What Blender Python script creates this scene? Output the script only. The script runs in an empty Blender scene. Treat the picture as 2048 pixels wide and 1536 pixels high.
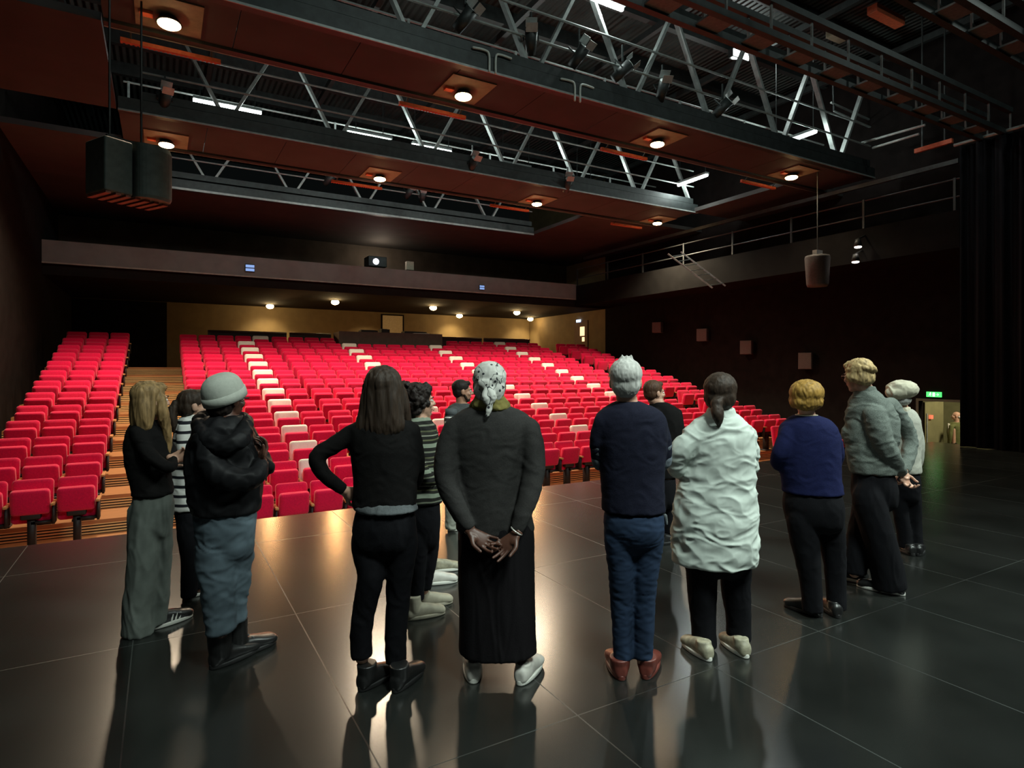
import bpy, bmesh, math, random
from math import sin, cos, pi, radians, sqrt
from mathutils import Vector, Matrix, noise
random.seed(7)
SC = bpy.context.scene
COL = SC.collection
V = Vector

# ------------------------------------------------------------------ camera, exposure, light
FPX, HOR, YAW, CZ = 1218.0, 738.0, radians(29.95), 1.68
FW = V((sin(YAW), cos(YAW), 0)); RT = V((cos(YAW), -sin(YAW), 0))
cam = bpy.data.cameras.new('camera'); camo = bpy.data.objects.new('camera', cam); COL.objects.link(camo)
camo.location = (0, 0, CZ); camo.rotation_euler = (pi/2, 0, -YAW)
cam.sensor_width = 36; cam.lens = 36*FPX/2048; cam.shift_y = -(768-HOR)/2048; cam.clip_end = 200; cam.clip_start = .05
SC.camera = camo
SC.view_settings.view_transform = 'Standard'; SC.view_settings.look = 'None'
SC.view_settings.gamma = 1; SC.view_settings.use_curve_mapping = False
SC.view_settings.exposure = 0.0
W = bpy.data.worlds.new('world'); SC.world = W; W.use_nodes = True
W.node_tree.nodes['Background'].inputs[0].default_value = (.55, .7, .68, 1)
W.node_tree.nodes['Background'].inputs[1].default_value = .004

def light(kind, name, loc, power, color, size=.3, target=None, spot=None, blend=.6, parent=None, sy=None, spread=None):
    l = bpy.data.lights.new(name, kind); l.energy = power; l.color = color
    if kind == 'AREA':
        l.size = size
        if spread: l.spread = radians(spread)
        if sy: l.shape = 'RECTANGLE'; l.size_y = sy
    else: l.shadow_soft_size = size
    if kind == 'SPOT': l.spot_size = radians(spot); l.spot_blend = blend
    o = bpy.data.objects.new(name, l); COL.objects.link(o); o.location = loc
    if target is not None:
        o.rotation_euler = (V(target)-V(loc)).to_track_quat('-Z', 'Y').to_euler()
    if parent is not None:
        o.parent = parent; o.location = V(loc)-parent.location
    return o
COOL = (.86, 1.0, .93)
# overhead work lights of the stage, above and behind the photographer, plus an added catwalk fill
light('AREA', 'stage_work_and_fill_light', (2.0, -2.2, 8.2), 138, COOL, 1.6, (3.2, 2.6, 0.9), spread=75)
light('AREA', 'stage_work_and_fill_light', (9.0, -1.5, 8.2), 160, COOL, 1.6, (5.0, 2.4, 0.9), spread=75)
light('AREA', 'stage_work_and_fill_light', (5.0, 1.0, 9.6), 130, COOL, 1.6, (5.0, 9.5, 6.9))  # unseen fill added so the catwalk beams do not go too dark
light('AREA', 'stage_work_and_fill_light', (-1.6, 1.5, 8.2), 45, COOL, 1.2, (0.5, 4.5, 0.9))

# ------------------------------------------------------------------ helpers
def at(u, v, d): return FW*d + RT*((u-1024)/FPX*d) + V((0, 0, CZ-(v-HOR)/FPX*d))
def on_z(u, v, z): return at(u, v, (CZ-z)*FPX/(v-HOR))
def on_y(u, v, y):
    lat = (u-1024)/FPX
    return at(u, v, y/(FW.y+RT.y*lat))
def on_x(u, v, x):
    lat = (u-1024)/FPX
    return at(u, v, x/(FW.x+RT.x*lat))

def link(name, me, m=None, parent=None):
    o = bpy.data.objects.new(name, me); COL.objects.link(o)
    if m is not None: me.materials.append(m)
    if parent is not None: o.parent = parent
    return o
def mesh(name, bm, m=None, parent=None, smooth=False):
    bmesh.ops.recalc_face_normals(bm, faces=bm.faces)
    me = bpy.data.meshes.new(name); bm.to_mesh(me); bm.free()
    if smooth:
        for p in me.polygons: p.use_smooth = True
    return link(name, me, m, parent)
def tag(o, label, cat, group=None):
    o['label'] = label; o['category'] = cat
    if group: o['group'] = group
    return o
def thing(name, label, cat, loc, group=None):
    o = bpy.data.objects.new(name, None); COL.objects.link(o); o.location = loc
    o.empty_display_size = .1
    return tag(o, label, cat, group)
def struct(name, bm, m, parent=None):
    o = mesh(name, bm, m, parent)
    if parent is None: o['kind'] = 'structure'
    return o
def BM(): return bmesh.new()
def box(bm, lo, hi, mtx=None, bev=0):
    r = bmesh.ops.create_cube(bm, size=1)
    vs = r['verts']
    c = (V(lo)+V(hi))/2; s = V(hi)-V(lo)
    for v in vs:
        v.co = V((v.co.x*s.x, v.co.y*s.y, v.co.z*s.z))+c
    if bev:
        es = list({e for v in vs for e in v.link_edges})
        r2 = bmesh.ops.bevel(bm, geom=es, offset=bev, segments=3, affect='EDGES', profile=.5)
        vs = list({v for f in r2['faces'] for v in f.verts} | {v for v in vs if v.is_valid})
    if mtx is not None:
        for v in vs: v.co = mtx @ v.co
    return vs
def frame_of(d):
    d = d.normalized()
    a = V((0, 0, 1)) if abs(d.z) < .9 else V((0, 1, 0))
    x = a.cross(d).normalized(); y = d.cross(x).normalized()
    return x, y
def bar(bm, p, q, w, h=None):            # rectangular bar from p to q
    h = h or w; p = V(p); q = V(q); x, y = frame_of(q-p)
    a = [bm.verts.new(e + x*sx*w/2 + y*sy*h/2) for e in (p, q) for sx, sy in ((-1,-1),(1,-1),(1,1),(-1,1))]
    for f in ((3,2,1,0),(4,5,6,7),(0,1,5,4),(1,2,6,5),(2,3,7,6),(3,0,4,7)): bm.faces.new([a[i] for i in f])
def spline(pts, n):
    """Catmull-Rom through tuples of floats"""
    out = []; P = [tuple(p) for p in pts]
    for i in range(len(P)-1):
        p0 = P[max(i-1, 0)]; p1 = P[i]; p2 = P[i+1]; p3 = P[min(i+2, len(P)-1)]
        for k in range(n):
            t = k/n
            out.append(tuple(.5*((2*b)+(c-a)*t+(2*a-5*b+4*c-d)*t*t+(-a+3*b-3*c+d)*t**3) for a, b, c, d in zip(p0, p1, p2, p3)))
    out.append(P[-1]); return out
def rings_to(bm, rings, cap=True):
    R = [[bm.verts.new(p) for p in r] for r in rings]; n = len(R[0])
    for a, b in zip(R, R[1:]):
        for i in range(n): bm.faces.new((a[i], a[(i+1) % n], b[(i+1) % n], b[i]))
    if cap: bm.faces.new(list(reversed(R[0]))); bm.faces.new(R[-1])
def tube(bm, pts, radii, n=14, sub=4, round_ends=True, flat=1.0, fx=None):
    """smooth limb: pts list of Vectors, radii list"""
    s = spline([(p.x, p.y, p.z, r) for p, r in zip(pts, radii)], sub) if sub > 1 else [(p.x, p.y, p.z, r) for p, r in zip(pts, radii)]
    P = [V(q[:3]) for q in s]; r = [max(q[3], .002) for q in s]
    if round_ends:
        d0 = (P[0]-P[1]).normalized(); d1 = (P[-1]-P[-2]).normalized()
        a, b, ra, rb = P[0], P[-1], r[0], r[-1]
        P = [a+d0*ra*.9, a+d0*ra*.6]+P+[b+d1*rb*.6, b+d1*rb*.9]; r = [ra*.4, ra*.8]+r+[rb*.8, rb*.4]
    x, y = frame_of(P[1]-P[0])
    if fx is not None: x = fx
    rings = []
    for i, p in enumerate(P):
        d = (P[min(i+1, len(P)-1)]-P[max(i-1, 0)]).normalized()
        x = (x-d*x.dot(d)).normalized(); y = d.cross(x)
        rings.append([p+x*cos(2*pi*k/n)*r[i]+y*sin(2*pi*k/n)*r[i]*flat for k in range(n)])
    rings_to(bm, rings)
def loft(bm, rows, ax, ay, n=28, sub=4, pw=2.0):
    """rows: (center Vector, half a along ax, half b along ay)"""
    s = spline([(c.x, c.y, c.z, a, b) for c, a, b in rows], sub)
    rings = []
    for q in s:
        c = V(q[:3]); ring = []
        for k in range(n):
            t = 2*pi*k/n; ct, st = cos(t), sin(t)
            ring.append(c+ax*math.copysign(abs(ct)**(2/pw), ct)*q[3]+ay*math.copysign(abs(st)**(2/pw), st)*q[4])
        rings.append(ring)
    rings_to(bm, rings)
def ball(bm, c, rx, ry=None, rz=None, ax=None, seg=16):
    ry = ry or rx; rz = rz or rx
    r = bmesh.ops.create_uvsphere(bm, u_segments=seg, v_segments=max(seg*2//3, 6), radius=1)
    X, Y, Z = ax or (V((1,0,0)), V((0,1,0)), V((0,0,1)))
    for v in r['verts']:
        p = v.co.copy(); v.co = V(c)+X*p.x*rx+Y*p.y*ry+Z*p.z*rz
    return r['verts']
def cyl(bm, p, q, r1, r2=None, n=16, cap=True):
    p = V(p); q = V(q); r2 = r1 if r2 is None else r2; x, y = frame_of(q-p)
    rings_to(bm, [[e+x*cos(2*pi*k/n)*r+y*sin(2*pi*k/n)*r for k in range(n)] for e, r in ((p, r1), (q, r2))], cap)

# ------------------------------------------------------------------ materials
MATS = {}
def mat(name, col, rough=.7, metal=0, spec=.5, var=0, scale=20, bump=0, stretch=(1,1,1), emit=None, strength=0, detail=6, sheen=0):
    if name in MATS: return MATS[name]
    m = bpy.data.materials.new(name); m.use_nodes = True; nt = m.node_tree; N = nt.nodes; L = nt.links
    b = N['Principled BSDF']
    b.inputs['Base Color'].default_value = (*col, 1); b.inputs['Roughness'].default_value = rough
    b.inputs['Metallic'].default_value = metal; b.inputs['Specular IOR Level'].default_value = spec
    if sheen: b.inputs['Sheen Weight'].default_value = sheen
    if emit: b.inputs['Emission Color'].default_value = (*emit, 1); b.inputs['Emission Strength'].default_value = strength
    tc = N.new('ShaderNodeTexCoord'); mp = N.new('ShaderNodeMapping'); mp.inputs['Scale'].default_value = stretch
    L.new(tc.outputs['Object'], mp.inputs[0])
    nz = N.new('ShaderNodeTexNoise'); nz.inputs['Scale'].default_value = scale; nz.inputs['Detail'].default_value = detail
    L.new(mp.outputs[0], nz.inputs['Vector'])
    rp = N.new('ShaderNodeValToRGB'); rp.color_ramp.elements[0].position = .3; rp.color_ramp.elements[1].position = .7
    v = var
    rp.color_ramp.elements[0].color = (*[c*(1-v) for c in col], 1); rp.color_ramp.elements[1].color = (*[min(c*(1+v), 1) for c in col], 1)
    L.new(nz.outputs[0], rp.inputs[0]); L.new(rp.outputs[0], b.inputs['Base Color'])
    if bump:
        bp = N.new('ShaderNodeBump'); bp.inputs['Strength'].default_value = bump; bp.inputs['Distance'].default_value = .01
        L.new(nz.outputs[0], bp.inputs['Height']); L.new(bp.outputs[0], b.inputs['Normal'])
    MATS[name] = m; return m
def nodes(m): return m.node_tree.nodes, m.node_tree.links, m.node_tree.nodes['Principled BSDF']
def math_n(N, L, op, a, b=None):
    n = N.new('ShaderNodeMath'); n.operation = op
    for i, x in enumerate((a, b)):
        if x is None: continue
        if isinstance(x, (int, float)): n.inputs[i].default_value = x
        else: L.new(x, n.inputs[i])
    return n.outputs[0]

black_paint = mat('black_paint', (.012, .011, .011), .75, var=.25, scale=3)
black_drape = mat('black_drape', (.008, .008, .010), .95, spec=.1, var=.3, scale=6, stretch=(1, 1, .1))
brown_wall = mat('brown_wall', (.17, .12, .055), .8, var=.12, scale=2.5, bump=.05)
dark_wall = mat('dark_wall', (.010, .008, .0075), .9, spec=.05, var=.25, scale=4, bump=.05)
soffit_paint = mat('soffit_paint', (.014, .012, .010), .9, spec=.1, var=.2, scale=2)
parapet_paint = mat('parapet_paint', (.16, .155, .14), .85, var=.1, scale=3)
red_panel = mat('red_panel', (.040, .037, .038), .8, var=.2, scale=1.2, bump=.03)
ceiling_paint = mat('ceiling_paint', (.030, .027, .025), .85, var=.25, scale=1.5)
steel = mat('steel', (.30, .33, .32), .45, metal=.3, var=.2, scale=9)
dark_steel = mat('dark_steel', (.035, .042, .042), .5, metal=.4, var=.25, scale=7)
orange_bar = mat('orange_bar', (.55, .12, .05), .6, var=.2, scale=14)
wood_tread = mat('wood_tread', (.42, .19, .075), .45, var=.18, scale=6, stretch=(.6, 8, 8), bump=.04)
seat_red = mat('seat_red', (.74, .003, .065), .85, spec=.2, var=.12, scale=60, bump=.15, sheen=.25)
cover_white = mat('cover_white', (.86, .84, .78), .9, spec=.2, var=.06, scale=40, bump=.1)
seat_dark = mat('seat_dark', (.018, .012, .012), .6, var=.2, scale=10)
arm_wood = mat('arm_wood', (.55, .27, .10), .4, var=.2, scale=20, stretch=(1, 6, 6))
grille_dark = mat('grille_dark', (.02, .022, .022), .7, var=.3, scale=60, bump=.2)
roof_deck = mat('roof_deck', (.032, .040, .037), .7, metal=0, spec=.2, var=.25, scale=2)

# ribbed roof deck: ribs run along X
N, L, B = nodes(roof_deck)
tc = N.new('ShaderNodeTexCoord'); sx = N.new('ShaderNodeSeparateXYZ'); L.new(tc.outputs['Object'], sx.inputs[0])
wv = math_n(N, L, 'SINE', math_n(N, L, 'MULTIPLY', sx.outputs[0], 2*pi/.16))
bp = N.new('ShaderNodeBump'); bp.inputs['Strength'].default_value = .8; bp.inputs['Distance'].default_value = .04
L.new(wv, bp.inputs['Height']); L.new(bp.outputs[0], B.inputs['Normal'])

# slatted riser: horizontal wooden slats with dark gaps
slat_mat = mat('riser_slats', (.50, .30, .12), .5)
N, L, B = nodes(slat_mat)
tc = N.new('ShaderNodeTexCoord'); sx = N.new('ShaderNodeSeparateXYZ'); L.new(tc.outputs['Object'], sx.inputs[0])
fr = math_n(N, L, 'FRACT', math_n(N, L, 'MULTIPLY', sx.outputs[2], 1/.0454))
g = math_n(N, L, 'GREATER_THAN', fr, .48)
mx = N.new('ShaderNodeMix'); mx.data_type = 'RGBA'; mx.inputs[6].default_value = (.015, .007, .003, 1); mx.inputs[7].default_value = (.88, .60, .26, 1)
L.new(g, mx.inputs[0]); L.new(mx.outputs[2], B.inputs['Base Color'])
bp = N.new('ShaderNodeBump'); bp.inputs['Strength'].default_value = .5; bp.inputs['Distance'].default_value = .02
L.new(g, bp.inputs['Height']); L.new(bp.outputs[0], B.inputs['Normal'])

# black stage floor: sheets with seams, scuffs, satin gloss
floor_mat = mat('stage_floor', (.012, .013, .012), .3, spec=.8)
N, L, B = nodes(floor_mat)
for l in list(L):
    if l.to_node == B: L.remove(l)
tc = N.new('ShaderNodeTexCoord'); sx = N.new('ShaderNodeSeparateXYZ'); L.new(tc.outputs['Object'], sx.inputs[0])
def seam(sock, off, per, wd):
    f = math_n(N, L, 'FRACT', math_n(N, L, 'DIVIDE', math_n(N, L, 'SUBTRACT', sock, off-50*per), per))
    dd = math_n(N, L, 'ABSOLUTE', math_n(N, L, 'SUBTRACT', f, .5))
    return math_n(N, L, 'GREATER_THAN', dd, .5-wd/per)
s1 = seam(sx.outputs[0], .80, .95, .0034); s2 = seam(sx.outputs[1], 2.4, 1.96, .003)
sm = math_n(N, L, 'MAXIMUM', s1, s2)
def noi(scale, detail, st=(1, 1, 1)):
    mp = N.new('ShaderNodeMapping'); mp.inputs['Scale'].default_value = st; L.new(tc.outputs['Object'], mp.inputs[0])
    n = N.new('ShaderNodeTexNoise'); n.inputs['Scale'].default_value = scale; n.inputs['Detail'].default_value = detail
    L.new(mp.outputs[0], n.inputs['Vector']); return n.outputs[0]
def ramp(sock, a, b, ca, cb):
    r = N.new('ShaderNodeValToRGB'); e = r.color_ramp.elements
    e[0].position = a; e[1].position = b; e[0].color = (*ca, 1); e[1].color = (*cb, 1)
    L.new(sock, r.inputs[0]); return r.outputs[0]
base = ramp(noi(1.3, 8), .35, .7, (.0085, .0095, .0085), (.016, .0175, .016))
scuff = ramp(noi(5, 10, (.6, 3, 1)), .70, .76, (0, 0, 0), (1, 1, 1))
m1 = N.new('ShaderNodeMix'); m1.data_type = 'RGBA'; L.new(base, m1.inputs[6]); m1.inputs[7].default_value = (.04, .04, .038, 1)
L.new(math_n(N, L, 'MULTIPLY', scuff, .10), m1.inputs[0])
seam_reflect = ramp(noi(.9, 3), .42, .58, (.003, .003, .003), (.040, .046, .043))  # pale green of seams that catch reflections, put into their colour
m2 = N.new('ShaderNodeMix'); m2.data_type = 'RGBA'; L.new(m1.outputs[2], m2.inputs[6]); L.new(seam_reflect, m2.inputs[7]); L.new(sm, m2.inputs[0])
L.new(m2.outputs[2], B.inputs['Base Color'])
rg = ramp(noi(1.6, 4), .25, .8, (.222, .222, .222), (.238, .238, .238))
L.new(math_n(N, L, 'ADD', rg, math_n(N, L, 'MULTIPLY', sm, .22)), B.inputs['Roughness'])
bp = N.new('ShaderNodeBump'); bp.inputs['Strength'].default_value = .06; bp.inputs['Distance'].default_value = .003
L.new(math_n(N, L, 'SUBTRACT', 1.0, sm), bp.inputs['Height']); L.new(bp.outputs[0], B.inputs['Normal'])

def glow(name, col, s): return mat(name, (0.8, 0.8, 0.8), .5, emit=col, strength=s)
tube_glow = glow('tube_glow', (.90, 1, .96), 14)
warm_glow = glow('warm_glow', (1, .62, .28), 30)
back_glow = glow('back_glow', (1, .68, .30), 60)
# ------------------------------------------------------------------ setting
XL, XR, YB, YS = -2.9, 17.2, 28.0, 7.33          # left wall, right wall, back wall, stage edge
ZP, RISE, PITCH, SW = -1.217, .227, .905, .54    # pit floor, row rise, row depth, seat spacing
Y1 = 11.28
ZC = 6.7                                          # underside of the catwalks
def row_y(r): return Y1+(r-1)*PITCH
def row_z(r): return -.99+(r-1)*RISE
def plate(name, lo, hi, m, parent=None):
    bm = BM(); box(bm, lo, hi); return struct(name, bm, m, parent)

plate('floor', (-7, -6, -.12), (15.45, YS, 0), floor_mat)
plate('trim_1', (-7, YS-.03, ZP), (15.45, YS+.0, -.125), black_paint)
plate('floor_pit', (-7, YS+.02, ZP-.1), (XR, row_y(0)+.6, ZP), wood_tread)
plate('floor_passage', (15.47, -6, ZP-.1), (22, YS, ZP), black_paint)
# stepped seating floor: treads and slatted risers
for r in range(1, 14):
    y0, z = row_y(r-1)+.6, row_z(r)
    y1 = row_y(r)+.6 if r < 13 else YB
    plate('floor_step', (XL, y0+.02, z-.06), (XR, y1+.02, z), wood_tread)
    x0 = XL
    bm = BM(); box(bm, (XL, y0+.022, z-RISE), (XR, y0+.04, z-.06))
    o = struct('trim_riser', bm, slat_mat)
# walls
plate('wall_left', (XL-.2, YS+.05, ZP), (XL, YB, 10.5), dark_wall)
plate('wall_back', (XL, YB, 1.6), (XR, YB+.2, ZC), brown_wall)
plate('wall_back_left_shade', (XL+.001, YB-.05, 1.7), (.2, YB-.001, 4.34), dark_wall)  # dark sheet standing in for shade on the unlit end of the back wall
DY0, DY1, DZ = 6.9, 8.5, .85                      # doorway in the right wall
bm = BM()
box(bm, (XR, DY1, ZP), (XR+.2, 21.5, 10.5)); box(bm, (XR, -6, ZP), (XR+.2, DY0, 10.5)); box(bm, (XR, DY0, DZ), (XR+.2, DY1, 10.5))
struct('wall_right', bm, dark_wall)
plate('wall_right_rear', (XR, 21.5, 1.0), (XR+.2, YB, 10.5), brown_wall)
plate('wall_stage_back', (-7, -6.2, -.2), (XR, -6, 10.5), black_paint)
plate('wall_stage_left', (-7.2, -6, -1.3), (-7, YS+.2, 10.5), black_paint)
bm = BM(); box(bm, (-7, YS+.25, ZP), (XL-.2, YS+.45, 10.5)); struct('wall_left_return', bm, black_paint)
# corridor beyond the doorway
olive = mat('olive_wall', (.20, .19, .09), .8, var=.15, scale=3)
bm = BM(); box(bm, (20.6, 4, ZP), (20.8, 12, 2.2)); box(bm, (17.45, 11.9, ZP), (20.6, 12.1, 2.2)); box(bm, (17.45, 3.8, ZP), (20.6, 4.0, 2.2))
struct('wall_corridor', bm, olive)
plate('ceiling_corridor', (17.42, 4, 2.2), (20.8, 12, 2.3), black_paint)
plate('floor_corridor', (22.001-4.8, YS+.0, ZP-.1), (20.8, 12, ZP-.001), black_paint)
bm = BM()
for y in (DY0-.06, DY1): box(bm, (XR-.03, y, ZP), (XR-.001, y+.06, DZ+.06))
box(bm, (XR-.03, DY0, DZ), (XR-.001, DY1, DZ+.06)); struct('trim_2', bm, mat('door_frame', (.10, .10, .075), .6, var=.1))
c = on_y(1862, 834, 8.47); bm = BM(); box(bm, c-V((.06, .028, .05)), c+V((.06, .028, .05)))
tag(mesh('alarm_box', bm, mat('alarm_red', (.7, .08, .04), .4, emit=(1, .25, .12), strength=.8)), 'small red alarm box on the lit corridor door', 'alarm')
light('AREA', 'corridor_light', (18.0, 6.6, 2.1), 110, (1, .88, .60), .8, (18.6, 8.4, -1))
light('AREA', 'corridor_light', (18.6, 10.8, 2.1), 25, (1, .93, .62), .5, (18.6, 8.4, -1))
# open door leaf seen inside the doorway, with its pale edge strips
dl = thing('door_leaf', 'olive door leaf standing open inside the lit side doorway', 'door', (17.5, DY1+.05, ZP))
bm = BM(); box(bm, (17.5, DY1+.0, ZP), (18.45, DY1+.05, .8)); o = mesh('leaf', bm, olive); o.parent = dl; o.matrix_parent_inverse = Matrix.Translation(-dl.location)
bm = BM(); box(bm, (17.55, DY1-.02, ZP+.9), (17.6, DY1-.001, .5)); o = mesh('pull_handle', bm, steel); o.parent = dl; o.matrix_parent_inverse = Matrix.Translation(-dl.location)

# mezzanine: parapet, soffit, booth
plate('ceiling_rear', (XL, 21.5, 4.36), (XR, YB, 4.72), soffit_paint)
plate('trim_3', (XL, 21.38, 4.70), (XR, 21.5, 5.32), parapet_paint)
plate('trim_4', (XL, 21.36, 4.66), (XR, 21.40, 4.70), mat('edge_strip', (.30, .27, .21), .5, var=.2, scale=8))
plate('wall_booth', (XL, 24.5, 5.0), (XR, 24.7, ZC+.2), mat('booth_wall', (.10, .085, .07), .9, spec=.1, var=.2, scale=2))
# main ceiling: solid panels around the catwalk openings
CA, CB, CC = (9.15, 10.55), (14.0, 15.9), (19.45, 21.5)
bm = BM()
box(bm, (XL, CC[0], ZC), (XR, 24.6, ZC+.12))
box(bm, (14.75, CA[1]+.001, ZC), (XR, CB[0]-.001, ZC+.12)); box(bm, (12.05, CB[1]+.001, ZC), (XR, CC[0]-.001, ZC+.12))
struct('ceiling', bm, ceiling_paint)
bm = BM()
box(bm, (XL, CA[1]+.001, ZC), (-.75, CB[0]-.001, ZC+.12)); box(bm, (XL, CB[1]+.001, ZC), (-.75, CC[0]-.001, ZC+.12)); box(bm, (XL-4, 4.5, ZC), (-.75, CA[0]-.1, ZC+.12))
struct('ceiling_left', bm, red_panel)
plate('ceiling_roof', (-7.2, -6.2, 10.4), (XR+.2, YB+.2, 10.6), roof_deck)
bm = BM()
for y in [1.5+1.9*i for i in range(11)]:
    box(bm, (-7, y, 10.05), (XR, y+.16, 10.4))
for x in [-2+3.1*i for i in range(7)]:
    box(bm, (x, -6, 9.9), (x+.12, YB-4, 10.06))
struct('trim_5', bm, dark_steel)

# ------------------------------------------------------------------ catwalks
def child(name, bm, m, par, smooth=False):
    for v in bm.verts: v.co -= par.location
    o = mesh(name, bm, m, par, smooth); return o
def lattice(par, y, x0, x1, z0, z1, phase, step=2.25, mats=None):
    m = mats or steel
    bm = BM(); bar(bm, (x0, y, z0), (x1, y, z0), .12, .16); child('bottom_chord', bm, dark_steel, par)
    bm = BM(); bar(bm, (x0, y, z1), (x1, y, z1), .12, .14); child('top_chord', bm, dark_steel, par)
    x = x0+((phase-x0) % step)
    while x < x1:
        for s in (-1, 1):
            xe = x+s*step*.5
            if x0-.2 <= xe <= x1+.2:
                bm = BM(); bar(bm, (x+s*.12, y, z0), (xe, y, z1), .11, .06); child('strut', bm, m, par)
        x += step
    for z in (z0+.45, z0+.95):
        bm = BM(); cyl(bm, (x0, y-.07, z), (x1, y-.07, z), .022, n=8); child('handrail', bm, m, par)
def catwalk(label, ya, yb, x0, x1, zt):
    t = thing('catwalk', label, 'catwalk', ((x0+x1)/2, (ya+yb)/2, ZC), 'lighting catwalks under the roof')
    # underside of red-brown boards, one panel per bay, with olive hatch panels at the lamps
    n = int((x1-x0)/1.55); w = (x1-x0)/n
    bm = BM()
    for i in range(n):
        box(bm, (x0+i*w+.006, ya+.09, ZC+.01), (x0+(i+1)*w-.006, yb-.09, ZC+.05))
    child('underside_boards', bm, red_panel, t)
    for nm, y in (('edge_beam', ya), ('edge_beam', yb)):
        bm = BM(); box(bm, (x0, y-.07, ZC-.03), (x1, y+.07, ZC+.24)); child(nm, bm, dark_steel, t)
    bm = BM(); box(bm, (x0, yb+.071, ZC-.035), (x1, yb+.09, ZC+.03)); box(bm, (x0, ya-.09, ZC-.035), (x1, ya-.071, ZC+.0)); child('edge_strip', bm, steel, t)
    lattice(t, ya, x0+.4, x1-.2, ZC+.33, zt, 1.2)
    for z in (ZC+.8, ZC+1.3):
        bm = BM(); cyl(bm, (x0, yb-.05, z), (x1, yb-.05, z), .022, n=8); child('handrail', bm, steel, t)
    for k in range(int((x1-x0)/2.25)+1):
        bm = BM(); bar(bm, (x0+.1+k*2.25, yb-.05, ZC+.2), (x0+.1+k*2.25, yb-.05, ZC+1.32), .045); child('post', bm, steel, t)
    return t
catwalk('nearest wide catwalk with red-brown underside and white struts above the stage edge', *CA, -.72, 16.2, 9.0)
catwalk('middle catwalk crossing the hall above the red seats', *CB, -.72, 14.9, 8.9)
t = thing('catwalk', 'farthest catwalk edge with cluttered rails in front of the rear ceiling', 'catwalk', (5.6, CC[0], ZC), 'lighting catwalks under the roof')
bm = BM(); box(bm, (-.72, CC[0]-.16, ZC-.03), (12.05, CC[0]-.02, ZC+.26)); child('edge_beam', bm, dark_steel, t)
bm = BM(); box(bm, (-.72, CC[0]-.18, ZC-.03), (12.05, CC[0]-.161, ZC+.03)); child('edge_strip', bm, steel, t)
lattice(t, CC[0]-.05, -.6, 12, ZC+.4, 8.8, 1.2)

# orange slatted bars under the far edges of the catwalks
def orange(x, y, ln, z, label):
    t = thing('slatted_bar', label, 'bar', (x, y, z), 'orange slatted bars under the catwalks')
    bm = BM(); box(bm, (x-ln/2, y-.03, z-.03), (x+ln/2, y+.03, z+.03)); child('bar', bm, orange_bar, t)
    bm = BM()
    for i in range(int(ln/.06)): box(bm, (x-ln/2+i*.06, y-.045, z-.035), (x-ln/2+i*.06+.03, y+.045, z-.031))
    child('slats', bm, orange_bar, t)
    for s in (-.4, .4):
        bm = BM(); bar(bm, (x+s*ln, y, z+.02), (x+s*ln, y-.16, ZC+.02), .025); child('hanger', bm, dark_steel, t)
ORD = ['first', 'second', 'third', 'fourth', 'fifth', 'sixth', 'seventh', 'eighth', 'ninth', 'tenth', 'eleventh', 'twelfth', 'thirteenth', 'fourteenth', 'fifteenth',
       'sixteenth', 'seventeenth', 'eighteenth', 'nineteenth', 'twentieth', 'twenty-first', 'twenty-second', 'twenty-third', 'twenty-fourth', 'twenty-fifth', 'twenty-sixth']
LAMPX = (.1, 4.72, 9.4, 14.0)
for i, x in enumerate(LAMPX):
    orange(x-.25 if i else x+.05, CA[1]+.2, 1.35, ZC-.12, 'orange slatted bar along the nearest catwalk, %s from the left' % ORD[i])
    if i: orange(x-.2, CB[1]+.2, 1.35, ZC-.12, 'thin orange slatted bar along the middle catwalk, %s from the left' % ORD[i-1])

# warm house lamps under the catwalks
hatch_mat = mat('hatch_panel', (.20, .17, .11), .75, var=.2, scale=6)
def house_lamp(x, y, i, where, power, aim, cone):
    t = thing('house_lamp', 'round warm house lamp under the %s catwalk, %s from the left' % (where, ORD[i]), 'lamp', (x, y, ZC), 'warm house lamps under the catwalks')
    bm = BM(); box(bm, (x-.42, y-.5, ZC-.012), (x+.42, y+.42, ZC+.008)); child('mounting_panel', bm, hatch_mat, t)
    bm = BM(); cyl(bm, (x, y, ZC-.013), (x, y, ZC-.10), .10, .17, 24); child('housing', bm, dark_steel, t, True)
    bm = BM(); ball(bm, (x, y, ZC-.115), .15, .15, .05, seg=20); child('lens', bm, warm_glow, t, True)
    bm = BM(); box(bm, (x-.36, y-.06, ZC-.06), (x-.2, y+.06, ZC-.013)); child('ballast_box', bm, orange_bar, t)
    light('SPOT', 'house_lamp_light', (x, y, ZC-.2), power, (1, .80, .56), .14, (x, y+aim, 0), cone, .7)
for i, x in enumerate(LAMPX):
    house_lamp(x, 9.95, i, 'nearest', 230, -.2, 130)
for i, x in enumerate((.1, 4.9, 9.7, 14.5)):
    house_lamp(x, 15.35, i, 'middle', 2000, -.6, 144)
# cool fluorescent battens in the roof space
def batten(a, b, label, power, rows=1, lamps=None):
    a = V(a); b = V(b); t = thing('fluorescent_batten', label, 'light fixture', (a+b)/2, 'white work lights in the roof space')
    bm = BM(); bar(bm, a+V((0,0,.06)), b+V((0,0,.06)), .14, .06); child('tray', bm, steel, t)
    n = lamps or 1; d = (b-a)/n
    for k in range(n):
        bm = BM(); p = a+d*k+d*.06; q = a+d*(k+1)-d*.06
        tube(bm, [p, q], [.045, .045], 10, 1); child('lamp_tube', bm, tube_glow, t, True)
    for p in (a+d*.2, b-d*.2):
        bm = BM(); bar(bm, p+V((0,0,.08)), p+V((0,0,2.2)), .015); child('hanger', bm, dark_steel, t)
    light('POINT', 'batten_light', (a+b)/2-V((0,0,.12)), power, (.88, 1, .95), .06)
T = 75
batten((.6, 15.0, 7.55), (2.0, 15.0, 7.55), 'white tube light in the left roof opening behind crossed struts', T, lamps=2)
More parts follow.
